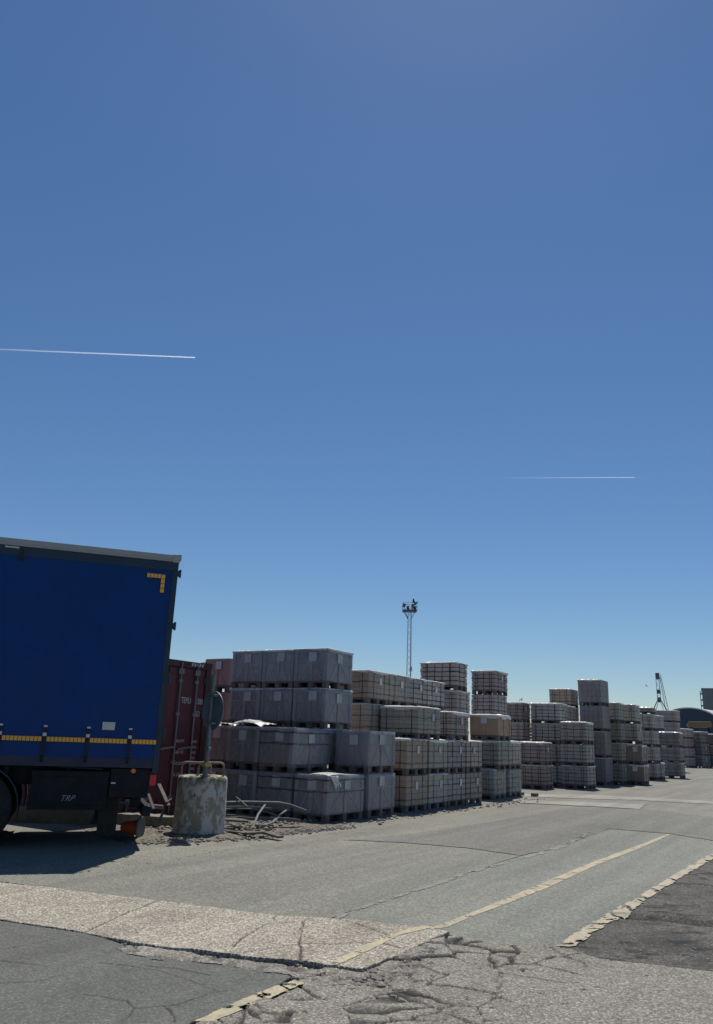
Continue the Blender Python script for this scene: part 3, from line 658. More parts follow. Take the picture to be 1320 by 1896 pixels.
ORD = {1: [''], 2: ['lower pallet of', 'upper pallet of'], 3: ['lowest pallet of', 'middle pallet of', 'top pallet of'],
       4: ['lowest pallet of', 'second pallet up in', 'third pallet up in', 'top pallet of'],
       5: ['lowest pallet of', 'second pallet up in', 'third pallet up in', 'fourth pallet up in', 'top pallet of']}
def place(root, v, u, dv, du, z, yaw=0):
    root.location = ORG + V_*(v+dv/2) + U*(u+du/2) + Vector((0,0,z)); root.rotation_euler = (0, 0, RZ+R(yaw))
def crate(v, u, dv, du, z, H, label, group, yaw=0, body='crate', frame='crate_frame', bands=False, sheet=0, labels=(0,1), seed=0, wrap=None):
    root = empty('pallet_crate', (0,0,0), 0, label, 'crate', group); place(root, v, u, dv, du, z, yaw)
    sx, sy = du, dv
    link('pallet', pallet_mesh(sx-.01, sy-.01, .165), root); link('panel', crate_body_mesh(sx, sy, H, body), root); link('frame', crate_frame_mesh(sx, sy, H, frame), root)
    for f in labels: put_label(root, f, rng.uniform(-.02,.10)*(1 if f == 0 else 1), H*.80+rng.uniform(-.02,.02), sx, sy, out=.004)
    if bands:
        for zz in (H-.09, H*.64): link('strap', band_mesh(sx, sy, zz, .028, .012, .012, 40+seed), root)
    if sheet:
        o = link('top_sheet', sheet_mesh(sx, sy, seed, sheet), root); o.location.z = H-.002
    if wrap is None: wrap = .018 if body == 'crate' else 0
    if wrap: link('stretch_wrap', wrap_mesh(sx, sy, H, seed, wrap, .15 if wrap < .04 else .1), root)
    return root
def pallet(v, u, dv, du, z, H, label, group, yaw=0, mat='b_grey', cu=4, cv=4, rows=5, gap=.018, seed=0, sheet=.03, labels=(), straps=True, wrap=0):
    root = empty('block_pallet', (0,0,0), 0, label, 'pallet', group); place(root, v, u, dv, du, z, yaw)
    sx, sy = du, dv
    link('pallet', pallet_mesh(sx-.02, sy-.02), root); link('block_load', blocks_mesh(sx, sy, H-.004, cu, cv, rows, gap, mat, seed % 4), root)
    if straps:
        for q in ((.33, -.33) if cv != 3 else (.17, -.17)): link('strap', loop_mesh(sx, sy, round(q*sy,3), 'u', .10, H), root)
        for q in (.25, -.25): link('strap', loop_mesh(sx, sy, round(q*sx,3), 'v', .10, H), root)
        for zz in (.33, .68): link('strap', band_mesh(sx, sy, H*zz, .011, .008, .02, seed % 5), root)
    for f in labels: put_label(root, f, rng.uniform(-.1,.25), H*.72, sx, sy, w=.12, h=.17, out=.010)
    if sheet:
        o = link('top_sheet', sheet_mesh(sx, sy, seed % 6, sheet), root); o.location.z = H+.004
    if wrap: link('stretch_wrap', wrap_mesh(sx, sy, H, seed, wrap), root)
    return root
def stack(phrase, look, kind, v, u, dv, du, n, H, group, sheet_top=True, **kw):
    for i in range(n):
        lab = f'{look}, {ORD[n][i]} {phrase}' if n > 1 else f'{look}, {phrase}'
        k = dict(kw); top = i == n-1
        jit = (rng.uniform(-.025,.025), rng.uniform(-.025,.025), rng.uniform(-1.3,1.3))
        if i == 0: jit = (jit[0]*.3, jit[1]*.3, jit[2]*.4)
        yaw = k.pop('yaw', 0); seed = k.pop('seed', 0)+i*3
        if kind == 'pallet':
            k['sheet'] = k.get('sheet', .03) if top and sheet_top else (.012 if rng.random() < .35 else 0)
            if rng.random() < .45 and 'labels' not in k: k['labels'] = (1,)
            pallet(v+jit[0], u+jit[1], dv, du, i*H, H, lab, group, yaw+jit[2], seed=seed, **k)
        else:
            crate(v+jit[0], u+jit[1], dv, du, i*H, H, lab, group, yaw+jit[2], seed=seed, **k)

CG = 'film-wrapped crates at the near end'
L_ = .86
# the near crates
crate(0, -3.22, .77, 1.36, 0, L_, 'front grey crate on the ground with torn white film hanging off its top', CG, 0, bands=True, seed=1)
stack('the crate stack right behind the torn-film crate', 'grey crate', 'crate', .0, -1.66, .84, 1.10, 2, L_, CG, seed=2)
crate(.87, -3.2, .82, 1.22, 0, L_, 'banded grey crate left of the torn-film crate, with another crate on it', CG, .4, bands=True, seed=3)
crate(.86, -3.2, .84, 1.24, L_, L_, 'crate with bulging clear film and dark bands, just above the torn-film crate', CG, -.6, bands=True, seed=4, wrap=.07)
stack('the pair with white plastic sacks on top', 'brownish grey crate', 'crate', 1.74, -3.2, .83, 1.2, 2, L_, CG, seed=5)
stack('the pair half hidden behind the round sign', 'bluish grey crate', 'crate', 2.62, -3.1, .8, 1.1, 2, L_, CG, seed=6)
for i, (ph, nm) in enumerate((('the tall crate stack nearest the road', 'grey crate'), ('the middle one of three tall crate stacks', 'grey crate'), ('the leftmost of three tall crate stacks', 'bluish crate'))):
    stack(ph, nm, 'crate', 1.0+.93*i, -1.90+.02*i, .88, 1.07, 4, L_, CG, seed=10+5*i, sheet=.02)
stack('the stack behind the container corner', 'faded red crate', 'crate', 4.95, -.54, .86, 1.1, 4, L_, CG, seed=30, body='crate_pink', frame='crate_pink')

BG = 'strapped pallets of concrete blocks'
H_ = .785
# front row of block pallets
for i, (ph, mt, cu, cv, gp) in enumerate((('front-row pair touching the grey crates', 'b_tan', 5, 4, .007), ('second front-row pair past the grey crates', 'b_green', 5, 4, .007), ('third front-row pair past the grey crates', 'b_grey', 4, 4, .018), ('fourth front-row pair past the grey crates', 'b_pink', 4, 4, .018))):
    stack('the '+ph, {'b_tan':'tan block pallet','b_green':'greenish grey block pallet','b_grey':'grey block pallet','b_pink':'pinkish grey block pallet'}[mt], 'pallet', .0, 1.1*i, 1.0, 1.05, 2, H_, BG, mat=mt, cu=cu, cv=cv, rows=5, gap=gp, seed=i*2, labels=(1,), sheet=.03)
pallet(0, .53, 1.02, 1.2, 2*H_, .74, 'wide grey-brown block pallet lying across the first two front-row pairs', BG, 0, 'b_green', 5, 6, 6, .007, 3, .035, (1,))
pallet(.0, 2.42, .98, 1.08, 2*H_, .70, 'block pallet with thick dark joints lying across the third and fourth front-row pairs', BG, 0, 'b_pink', 5, 4, 4, .024, 5, .035, (1,))
pallet(.22, 5.72, .98, 1.02, 0, .80, 'greenish wrapped block pallet on the ground under the panelled crate', BG, 1.5, 'b_green', 5, 4, 5, .014, 8, .012, (), True, .05)
pallet(.14, 5.95, 1.0, 1.02, .80, .80, 'greenish block pallet directly under the panelled wooden crate', BG, 0, 'b_green', 5, 4, 5, .014, 9, .03, ())
crate(.14, 5.95, .90, 1.02, 1.60, .74, 'warm brown panelled crate with a white label on its front, atop greenish block pallets', CG, 0, 'crate_warm', 'crate_warm', sheet=.05, labels=(0,), seed=12)
stack('the pair just beyond the panelled crate', 'film-wrapped greenish block pallet', 'pallet', .28, 7.15, 1.0, 1.05, 2, .80, BG, mat='b_green', seed=14, wrap=.03, labels=())
# second row, four high
for i, (ph, mt, gp) in enumerate((('four-high stack next to the tall crates', 'b_tan', .007), ('second four-high stack behind the front row', 'b_green', .007), ('third four-high stack behind the front row', 'b_grey', .020), ('fourth four-high stack behind the front row', 'b_grey', .022))):
    stack('the '+ph, {'b_tan':'tan block pallet','b_green':'greenish block pallet','b_grey':'grey block pallet'}[mt], 'pallet', 1.1, 1.09*i, 1.02, 1.05, 4, .782, BG, mat=mt, gap=gp, seed=i+3, cu=5 if i < 2 else 4, rows=5)
stack('the stack below the broad dark-jointed pallet', 'pale grey block pallet', 'pallet', 1.3, 5.5, .95, 1.02, 4, .755, BG, mat='b_grey', gap=.014, seed=9)
pallet(1.24, 5.47, 1.24, .80, 3.02, .82, 'broad dark-jointed block pallet on top of the stack right of the mast', BG, 0, 'b_pink', 3, 5, 5, .028, 2, .03, ())
stack('the slim five-high stack behind the panelled crate', 'grey block pallet', 'pallet', 1.42, 8.98, .88, 1.15, 5, .78, BG, mat='b_pink', gap=.024, cv=4, rows=5, seed=4)
# the middle group
stack('the far-left stack of the middle group', 'mauve block pallet', 'pallet', 2.4, 14.3, .95, 1.05, 4, .78, BG, mat='b_pink', gap=.022, cv=4, seed=6)
stack('the wide back stack of the middle group', 'grey block pallet', 'pallet', 1.03, 14.88, 1.22, 1.05, 4, .78, BG, mat='b_grey', gap=.022, cv=5, seed=7)
stack('the narrow slot left of the tallest smooth stack', 'reddish block pallet', 'pallet', 1.15, 16.5, 1.0, 1.0, 4, .775, BG, mat='b_pink', gap=.012, seed=1)
stack('the five-high stack left of the tall smooth stack', 'tan block pallet', 'pallet', 1.53, 18.1, .95, 1.2, 5, .78, BG, mat='b_tan', gap=.018, cv=4, seed=8)
stack('the low front stack of the middle group', 'grey-pink block pallet', 'pallet', .91, 12.38, .98, .95, 2, .80, BG, mat='b_pink', gap=.020, cv=4, seed=10)
stack('the three-high front stack of the middle group', 'blue-grey block pallet', 'pallet', -.12, 14.25, 1.0, 1.05, 3, .80, BG, mat='b_grey', gap=.018, cv=4, seed=11)
stack('the tallest smooth stack right of the middle group', 'dark film-wrapped pallet', 'pallet', .15, 17.95, .98, 1.2, 4, 1.07, BG, mat='b_dark', gap=.009, cv=5, rows=4, straps=False, seed=12, labels=())
# stacks beyond it
stack('the four-high stack beside the tallest smooth stack', 'olive grey block pallet', 'pallet', -.2, 19.39, 1.05, 1.0, 4, .85, BG, mat='b_green', gap=.012, rows=5, seed=13)
stack('the second four-high stack past the tallest one', 'olive block pallet', 'pallet', -.55, 20.9, 1.0, 1.05, 4, .85, BG, mat='b_green', gap=.014, seed=14)
stack('the low labelled pair by the roadside', 'film-wrapped brownish crate', 'crate', -.87, 20.3, .74, .95, 2, .82, CG, seed=50, body='crate_tan', frame='crate_tan', sheet=.045, labels=(0,))
stack('the light stack behind the labelled roadside pair', 'grey block pallet', 'pallet', -.18, 26.6, 1.0, 1.3, 4, .80, BG, mat='b_grey', gap=.022, cv=4, rows=4, seed=15)
pallet(-.15, 26.7, 1.0, .9, 3.2, .34, 'thin half-height pallet on the light stack behind the roadside pair', BG, 0, 'b_green', 4, 4, 2, .014, 3, .02, ())
stack('alone on the ground right of the labelled roadside pair', 'small block pallet', 'pallet', -.25, 27.5, .80, .85, 1, .80, BG, mat='b_grey', gap=.02, seed=16)
stack('the dark three-high stack at the right end', 'dark blue-grey block pallet', 'pallet', -.68, 30.6, 1.3, 1.15, 3, .80, BG, mat='b_dark', gap=.02, cv=4, rows=4, seed=17)
stack('the distant stack behind the dark three-high one', 'pale block pallet', 'pallet', 1.06, 34.9, .8, 1.2, 4, .86, BG, mat='b_grey', gap=.02, seed=18)
stack('the tall distant stack below the portal crane', 'flat grey block pallet', 'pallet', 1.45, 42.9, 1.38, 1.3, 5, .82, BG, mat='b_pink', gap=.006, rows=3, seed=19)
# the cross row at the far end of the yard
def far_stack(px, py, yaw, dv, du, n, H, phrase, look, **kw):
    d = Vector((px, py, 0))-ORG; stack(phrase, look, 'pallet', d.dot(V_), d.dot(U), dv, du, n, H, 'pallets across the far end of the yard', yaw=yaw, **kw)
far_stack(29.6, 69.2, -22, 1.55, 1.2, 4, .80, 'the far-end stack under the dark arched roof', 'reddish brown block pallet', mat='b_pink', gap=.012, rows=3, seed=20)
far_stack(31.1, 69.6, -22, 1.45, 1.2, 3, 1.0, 'the far-end stack under the ochre skip', 'dark block pallet', mat='b_dark', gap=.03, rows=3, seed=21)
far_stack(32.6, 70.0, -22, 1.45, 1.2, 3, .95, 'the far-end stack at the picture edge', 'dark grey block pallet', mat='b_dark', gap=.03, rows=4, seed=22)
far_stack(28.9, 74.5, -22, 1.6, 1.2, 5, .80, 'the far-end stack furthest back', 'grey-green block pallet', mat='b_green', gap=.012, rows=3, seed=23)

# ------------------------------------------------------------------ curtain-side trailer (x along it, rear at 0; y away from the camera)
T = empty('curtain_trailer', (-2.70, 11.60, 0), math.atan2(.322,.946), 'dark blue curtain-sided lorry trailer with amber reflective tape, parked at the left', 'trailer')
LEN, WID = 13.6, 2.30
def rippled(name, x0, x1, z0, z1, mat, th, amp, parent):
    mb = MB(); nx, nz = 130, 16; vs = []
    for j in range(nz+1):
        for i in range(nx+1):
            x = x0+(x1-x0)*i/nx; z = z0+(z1-z0)*j/nz; t = j/nz
            y = -th - amp*(math.sin(x*2*math.pi/.62)*.35*(1-t)**2 + .5*math.sin(x*1.7+z*1.1) + .35*math.sin(x*4.1-z*2.3+1))
            vs.append((x,y,z))
    n = len(vs); vs2 = [(x, 0.02, z) for x, y, z in vs]; fs = []
    for j in range(nz):
        for i in range(nx):
            a = j*(nx+1)+i; fs.append((a,a+1,a+nx+2,a+nx+1))
    mb.add(vs+[(x0,.02,z0),(x1,.02,z0),(x1,.02,z1),(x0,.02,z1)], fs+[(n+3,n+2,n+1,n)])
    return mb.build(name, mat, parent, smooth=True)
cur = rippled('side_curtain', -LEN+.12, -.085, 1.19, 3.97, M['curtain'], .012, .008, T)
mb = MB(); mb.box(-LEN+.1, -.06, -.022, .05, 3.93, 4.062); v_ = mb.build('curtain_track', M['valance'], T, bevel=.006)
mb = MB(); mb.box(-LEN, -.012, -.03, .08, 4.068, 4.172); mb.box(-LEN, -.012, -.036, -.0305, 4.085, 4.10); mb.build('roof_rail', M['alu'], T, bevel=.008)
mb = MB(); mb.box(-LEN+.02, -.03, .085, WID-.05, 4.10, 4.16); mb.build('roof', M['plate'], T)
mb = MB(); mb.box(-.10, .012, -.045, .07, 4.055, 4.182); mb.box(-.02, .03, -.05, .02, 4.09, 4.186); mb.build('corner_cap', M['alu'], T, bevel=.01)
mb = MB(); mb.box(-.083, .0, -.02, .07, 1.0, 4.05); mb.box(-.083, 0, WID-.07, WID, 1.0, 4.15); mb.box(-.08, -.005, .07, WID-.07, 3.95, 4.12); mb.box(-.08, -.005, .07, WID-.07, 1.0, 1.14); mb.build('rear_frame', M['valance'], T, bevel=.006)
for s in (0, 1):
    y0 = .075 if s == 0 else WID/2+.004; y1 = WID/2-.004 if s == 0 else WID-.075
    mb = MB(); mb.box(-.05, -.012, y0, y1, 1.145, 3.945)
    d = mb.build('rear_door', M['bluerail'], T, bevel=.005)
    for q in (.28, .72):
        yy = y0+(y1-y0)*q; mb = MB(); mb.tube([(.012,yy,1.1),(.012,yy,4.0)], .016, 8); mb.build('lock_rod', M['alu'], d, smooth=True)
for zz in (3.89, 3.09, 2.30, 1.55):
    mb = MB(); mb.box(-.05, .035, -.034, -.0215, zz-.045, zz+.045); mb.tube([(.03,-.028,zz-.06),(.03,-.028,zz+.06)], .018, 10); mb.build('door_hinge', M['valance'], T, smooth=True)
mb = MB(); mb.box(-LEN+.1, -.05, -.004, .10, 1.06, 1.195); mb.build('side_rail', M['bluerail'], T, bevel=.005)
mb = MB(); mb.box(-LEN+.1, -.1, .35, .47, .80, 1.05); mb.box(-LEN+.1, -.1, WID-.47, WID-.35, .80, 1.05)
for i in range(17): x = -.4-i*.8; mb.box(x-.03, x+.03, .11, WID-.05, .93, 1.055)
mb.box(-LEN+.1, -.1, .11, WID-.02, 1.056, 1.13); mb.build('chassis', M['blackframe'], T)
def tape(x0, x1, z0, z1, n, vert=False):
    mb = MB(); mb.mat(1).box(x0-.004, x1+.004, -.0275, -.0265, z0-.004, z1+.004); mb.mat(0)
    for i in range(n):
        if vert: a = z0+(z1-z0)*i/n; b = z0+(z1-z0)*(i+1)/n; mb.box(x0, x1, -.0285, -.0276, a+.004, b-.004)
        else: a = x0+(x1-x0)*i/n; b = x0+(x1-x0)*(i+1)/n; mb.box(a+.004, b-.004, -.0285, -.0276, z0, z1)
    return mb.build('reflective_tape', [M['tape'], M['tape_dark']], T)
tape(-.455, -.245, 3.795, 3.855, 4); tape(-.240, -.185, 3.575, 3.855, 4, True)
sx_ = [-.44-.567*i for i in range(23)]
tape(sx_[0]+.03, -.065, 1.388, 1.448, 7)
for i in range(8): tape(sx_[i+1]+.03, sx_[i]-.03, 1.388, 1.448, 10)
for x in sx_:
    mb = MB(); mb.box(x-.021, x+.021, -.034, -.0265, 1.16, 1.60); s_ = mb.build('curtain_strap', M['strapblack'], T)
    mb = MB(); mb.box(x-.025, x+.025, -.042, -.0345, 1.455, 1.50); mb.box(x-.024, x+.024, -.042, -.0345, 1.575, 1.60); mb.build('buckle', M['buckle'], s_, bevel=.003)
    mb = MB(); mb.bar((x,-.036,1.2),(x,-.01,1.12), .035, .01, (0,1,0)); mb.build('strap_hook', M['blackframe'], s_)
mb = MB(); mb.box(-2.46, -2.27, -.036, -.0225, 4.03, 4.052); mb.build('roof_clip', M['buckle'], T)
mb = MB(); mb.box(-2.26, -2.20, -.032, -.0225, 3.86, 4.03); mb.build('roof_strap', M['strapblack'], T)
mb = MB(); mb.box(-.83, -.66, -.030, -.0265, 1.565, 1.672); mb.build('plate', M['plate'], T)
# under the load bed
mb = MB(); mb.box(-1.66, -.66, .03, WID-.1, .50, 1.01); mb.box(-1.67, -.65, .018, .029, .93, 1.0); mb.box(-1.67, -.65, .018, .029, .50, .56)
pb = mb.build('pallet_box', M['blackframe'], T, bevel=.012)
text('lettering', 'TRP', pb, M['silvermark'], (-1.27, .026, .615), .105, (R(90),0,R(0)), shear=.45)
mb = MB(); mb.box(-.64, -.1, .05, .16, .66, 1.05); mb.box(-.16, -.04, .02, WID-.02, .42, .55); mb.box(-.30, -.16, .4, .52, .5, .9); mb.box(-.3, -.16, WID-.52, WID-.4, .5, .9); mb.build('rear_bumper', M['blackframe'], T, bevel=.008)
mb = MB(); mb.lathe([(.001,.032),(.028,.036),(.036,.05)], 16, 'y'); o = mb.build('marker_lamp', M['amberlens'], T, smooth=True); o.location = (-.335, 0, 1.02)
mb = MB(); mb.box(-.10, -.01, .03, .22, .83, .98); mb.build('tail_lamp', M['redlens'], T, bevel=.012)
mb = MB(); mb.box(-.10, -.01, WID-.22, WID-.03, .83, .98); mb.build('tail_lamp', M['redlens'], T, bevel=.012)
mb = MB(); mb.box(-.62, -.56, .03, .049, .845, .862); mb.build('catch', M['buckle'], T)
mb = MB(); mb.bar((-1.35,.0,1.06),(-.75,.0,1.035), .02, .02); mb.build('handle_bar', M['blackframe'], T)
mb = MB(); mb.box(-.73, -.47, .30, .315, .16, .86); mb.build('mud_flap', M['rubber'], T)
mb = MB(); mb.box(-.73, -.47, WID-.32, WID-.305, .16, .86); mb.build('mud_flap', M['rubber'], T)
def wheel(x, y, side):
    mb = MB(); mb.lathe([(.30,0),(.42,-.005),(.485,.03),(.50,.08),(.50,.30),(.485,.35),(.42,.385),(.30,.38)], 48, 'y')
    for k in range(64): pass
    w_ = mb.build('wheel', M['rubber'], T, smooth=True); w_.location = (x, y, .50)
    mb = MB()
    if side < 0: mb.lathe([(.30,.03),(.285,.012),(.25,.05),(.15,.10),(.13,.02),(.001,.0)], 32, 'y')
    else: mb.lathe([(.30,.35),(.285,.368),(.25,.33),(.15,.28),(.13,.36),(.001,.38)], 32, 'y')
    mb.build('rim', M['rim'], w_, smooth=True); return w_
for i in range(3):
    x = -2.35-1.31*i
    wheel(x, .04, -1); wheel(x, WID-.42, 1)
    mb = MB(); n = 14
    for s in (0, 1):
        y0, y1 = (.02,.44) if s == 0 else (WID-.44, WID-.02)
        for k in range(n):
            a0 = R(-12)+R(204)*k/n; a1 = R(-12)+R(204)*(k+1)/n; c = [(x+.575*math.cos(a0), .5+.575*math.sin(a0)), (x+.575*math.cos(a1), .5+.575*math.sin(a1)), (x+.56*math.cos(a1), .5+.56*math.sin(a1)), (x+.56*math.cos(a0), .5+.56*math.sin(a0))]
            mb.prism(c, y0, y1)
    mb.build('mudguard', M['bluerail'], T)
    mb = MB(); mb.tube([(x,.3,.5),(x,WID-.3,.5)], .06, 10); mb.build('axle', M['blackframe'], T)
for yy in (.45, WID-.45):
    mb = MB(); mb.box(-10.9, -10.76, yy-.07, yy+.07, .25, .95); mb.box(-11.0, -10.66, yy-.16, yy+.16, .0, .04); mb.box(-10.87, -10.79, yy-.04, yy+.04, .04, .25); mb.build('landing_leg', M['blackframe'], T)
mb = MB(); mb.box(-LEN, -LEN+.09, 0, WID, 1.06, 4.06); mb.build('headboard', M['plate'], T)

# ------------------------------------------------------------------ shipping container (doors face -y; x along the doors)
cc = Vector((-2.77,15.62,0))*1.06
K = empty('shipping_container', cc, RZ, 'maroon shipping container with white door lettering, standing behind the blue trailer', 'container')
CW, CH_, CL = 2.44, 2.98, 9.0
mb = MB(); n = 60
for side in (0, 1):                                   # corrugated long sides
    xs = -.03 if side == 0 else -CW+.03; prof = []
    for k in range(n+1):
        y = .16+(CL-.32)*k/n; off = -.036 if k % 4 in (1,2) else 0.
        prof.append((xs+(off if side == 0 else -off), y))
    vs = [(x,y,.16) for x,y in prof]+[(x,y,CH_-.12) for x,y in prof]
    mb.add(vs, [(i,i+1,n+2+i,n+1+i) for i in range(n)])
mb.box(-CW+.05, -.05, CL-.06, CL-.02, .15, CH_-.1)
mb.build('side_wall', M['container'], K)
mb = MB(); mb.box(-CW+.03, -.03, .03, CL-.03, CH_-.07, CH_-.03); mb.build('roof', M['containerdark'], K)
mb = MB(); mb.box(-CW+.03, -.03, .05, CL-.03, .10, .16); mb.build('floor_panel', M['containerdark'], K)
mb = MB()
for x0 in (-.14, -CW):
    mb.box(x0, x0+.14, 0, .15, .121, CH_-.121); mb.box(x0, x0+.14, CL-.15, CL, .121, CH_-.121)
mb.box(-CW+.141, -.141, .0, .12, CH_-.16, CH_-.03); mb.box(-CW+.141, -.141, 0, .12, .02, .15)
for x0 in (-.10, -CW): mb.box(x0+.0, x0+.10, .151, CL-.151, CH_-.11, CH_-.02); mb.box(x0, x0+.10, .151, CL-.151, .02, .16)
mb.build('corner_frame', M['containerdark'], K, bevel=.006)
mb = MB()
for x0 in (-.17, -CW-.01):
    for y0 in (-.01, CL-.17):
        for z0 in (0, CH_-.12): mb.box(x0, x0+.18, y0, y0+.18, z0, z0+.12)
mb.build('corner_casting', M['containerdark'], K, bevel=.008)
for s in (0, 1):
    x1 = -.145-1.075*s; x0 = x1-1.07
    mb = MB(); mb.box(x0, x1, .035, .085, .155, CH_-.165)
    for zz in (.45, 1.05, 1.65, 2.25): pass
    mb.box(x0+.02, x1-.02, .022, .0345, .17, .30); mb.box(x0+.02, x1-.02, .022, .0345, CH_-.30, CH_-.18)
    d = mb.build('door', M['container'], K, bevel=.005)
    for q in (.26, .70):
        xx = x1-1.07*q
        mb = MB(); mb.tube([(xx,-.012,.06),(xx,-.012,CH_-.07)], .019, 10)
        for zz in (.35, 1.0, 1.9, 2.55): mb.box(xx-.05, xx+.05, -.02, .034, zz-.03, zz+.03)
        mb.box(xx-.07, xx+.07, -.022, .02, CH_-.30, CH_-.19) ; mb.build('lock_rod', M['rod'], d, smooth=True)
        mb = MB(); mb.bar((xx-.02,-.04,1.28),(xx-.40,-.04,1.24), .02, .035); mb.build('door_handle', M['rod'], d)
    for zz in (.4, 1.1, 1.9, 2.6):
        mb = MB(); xx = x1+.02 if s == 0 else x0-.02; mb.box(xx-.06, xx+.06, .012, .034, zz-.06, zz+.06); mb.build('hinge', M['containerdark'], d)
    if s == 0:
        dm = M['whitemark']; rx = (R(90),0,0)
        text('door_lettering', 'TEMU', d, dm, (x1-.64, .030, 2.12), .17, rx, xs=.62); text('door_lettering', '113584', d, dm, (x1-.235, .030, 2.12), .16, rx, 'LEFT', xs=.42); text('door_lettering', '0', d, dm, (x1-.03, .030, 2.12), .16, rx, 'CENTER', xs=.5)
        text('door_lettering', '45G1', d, dm, (x1-.24, .030, 1.87), .16, rx, 'LEFT', xs=.5)
        for i, (a, b) in enumerate((('MAX.WT.','30480 KGS'), ('','67200 LBS'), ('TARE WT.','3900 KGS'), ('','8600 LBS'), ('PAYLOAD','26580 KGS'), ('','58600 LBS'), ('CU. CAP.','76.3 CU.M'), ('','2694 CU.FT'))):
            z = 1.36-.105*i
            if a: text('door_lettering', a, d, dm, (x1-.71, .030, z), .085, rx, xs=.75)
            text('door_lettering', b, d, dm, (x1-.27, .030, z), .066, rx, 'LEFT', xs=.62)
mb = MB()
for i in range(5): mb.mat(i % 2).prism([(-.62+.075*i, CH_-.115), (-.58+.075*i, CH_-.115), (-.55+.075*i, CH_-.055), (-.59+.075*i, CH_-.055)], -.004, -.0005)
mb.build('hazard_stripes', [M['whitemark'], M['whitemark']], K)

# ------------------------------------------------------------------ concrete ballast block with its sign
CYL = Vector((-2.37, 13.42, 0)); gz = float(ground_h(np.array([CYL.x]), np.array([CYL.y]))[0])
BL = empty('ballast_block', (CYL.x, CYL.y, gz-.02), R(20), 'round concrete ballast block with peeling white paint and steel lifting hoops', 'concrete block')
mb = MB(); mb.lathe([(.415,0),(.418,.05),(.412,.4),(.405,.82),(.398,.86),(.375,.885),(.2,.895),(.001,.90)], 64)
body = mb.build('body', M['ballast'], BL, smooth=True)
bm = bmesh.new(); bm.from_mesh(body.data)
for v in bm.verts:
    if v.co.z > .8: v.co.z += random.uniform(-.008,.008); v.co.x *= 1+random.uniform(-.012,.006)
bm.to_mesh(body.data); bm.free()
def hoop(cx, cy, ang, wdt, h):
    pts = []; d = Vector((math.cos(ang), math.sin(ang), 0)); c = Vector((cx, cy, .86))
    a = c-d*wdt/2; b = c+d*wdt/2; pts.append(a); r = .07
    for k in range(7): t = R(90*k/6); pts.append(a+Vector((0,0,h-r))+d*(r-r*math.cos(t))+Vector((0,0,r*math.sin(t))))
    for k in range(7): t = R(90*k/6); pts.append(b+Vector((0,0,h-r))-d*(r-r*math.sin(t))+Vector((0,0,r*math.cos(t))))
    pts.append(b); mb = MB(); mb.tube(pts, .018, 10); mb.build('lifting_hoop', M['rusty'], BL, smooth=True)
hoop(-.10, .16, R(-28), .50, .22); hoop(.10, -.12, R(-14), .41, .235)
SP = Vector((-2.29, 13.16, gz+.87))
SG = empty('round_sign', SP, -R(48), 'round traffic sign seen from its blue-grey back, on a galvanised post in the ballast block', 'sign')
mb = MB(); mb.tube([(0,0,-.02),(-.005,0,1.60)], 0.040, 14); mb.box(-.06,.06,-.06,.06,0,.02); mb.build('post', M['post'], SG, smooth=True)
mb = MB(); mb.box(-.054,.054,-.054,.054,.15,.22); mb.build('yellow_band', M['yellowtape'], SG)
mb = MB(); mb.lathe([(.001,.050),(.31,.050),(.318,.047),(.318,.062),(.31,.064),(.001,.064)], 56, 'y', (-.035,.006,1.03)); mb.build('disc', M['signback'], SG, smooth=True)
mb = MB(); mb.lathe([(.001,.0645),(.305,.0645),(.305,.067),(.001,.067)], 56, 'y', (-.035,.006,1.03)); mb.build('face', M['signface'], SG)
for zz in (.83, 1.27): mb = MB(); mb.box(-.09,.13,-.045,.049,zz-.02,zz+.02); mb.build('clamp', M['post'], SG, bevel=.004)
mb = MB(); mb.box(.0,.10,-.05,.01,.40,.45); mb.build('bracket', M['signback'], SG, bevel=.006)

# fallen traffic cone
CN = empty('traffic_cone', (-3.072,12.514,0.160), R(-8), 'orange traffic cone lying on its side under the trailer tail, grey base towards the right', 'cone')
mb = MB(); mb.lathe([(.115,-.03),(.112,-.05),(.075,-.27),(.06,-.31),(.001,-.32)], 28, 'x'); mb.build('body', M['orange'], CN, smooth=True)
mb = MB(); mb.lathe([(.001,0),(.155,0),(.165,-.015),(.165,-.03),(.14,-.034),(.001,-.034)], 24, 'x'); mb.build('base', M['greyplastic'], CN, bevel=.004)

# low concrete beams, pipe and boards behind the trailer
def beam(name, a, b, w_, h_, mat, label, cat, z0=0, group=None):
    a = Vector((a[0],a[1],0)); b = Vector((b[0],b[1],0)); d = b-a; l = d.length
    e = empty(name, (a+b)/2, math.atan2(d.y, d.x), label, cat, group); e.location.z = z0
    mb = MB(); n = 14; r = random.Random(int(l*100)); vs = []
    for i in range(n+1):
        x = -l/2+l*i/n
        for y, z in ((-w_/2,0),(-w_/2,h_),(w_/2,h_),(w_/2,0)): vs.append((x, y+r.uniform(-.012,.012), z+(r.uniform(-.018,.01) if z else -.05)))
    fs = [(4*i+k, 4*i+(k+1)%4, 4*i+4+(k+1)%4, 4*i+4+k) for i in range(n) for k in range(4)]+[(0,1,2,3),(4*n+3,4*n+2,4*n+1,4*n)]
    mb.add(vs, fs); mb.build('body', mat, e, bevel=.012); return e
def single(e):
    """a thing that is one mesh: drop the empty and tag the mesh itself"""
    c = [o for o in col.objects if o.parent == e][0]; c.parent = None; c.matrix_world = e.matrix_basis.copy(); n = e.name
    for k in ('label','category','group'):
        if k in e: c[k] = e[k]
    bpy.data.objects.remove(e); c.name = n; c.data.name = n; return c
single(beam('concrete_beam', (-7.4,14.20), (-4.35,14.23), .32, .25, M['kerbstone'], 'long low concrete beam lying on the ground behind the trailer wheels', 'concrete beam'))
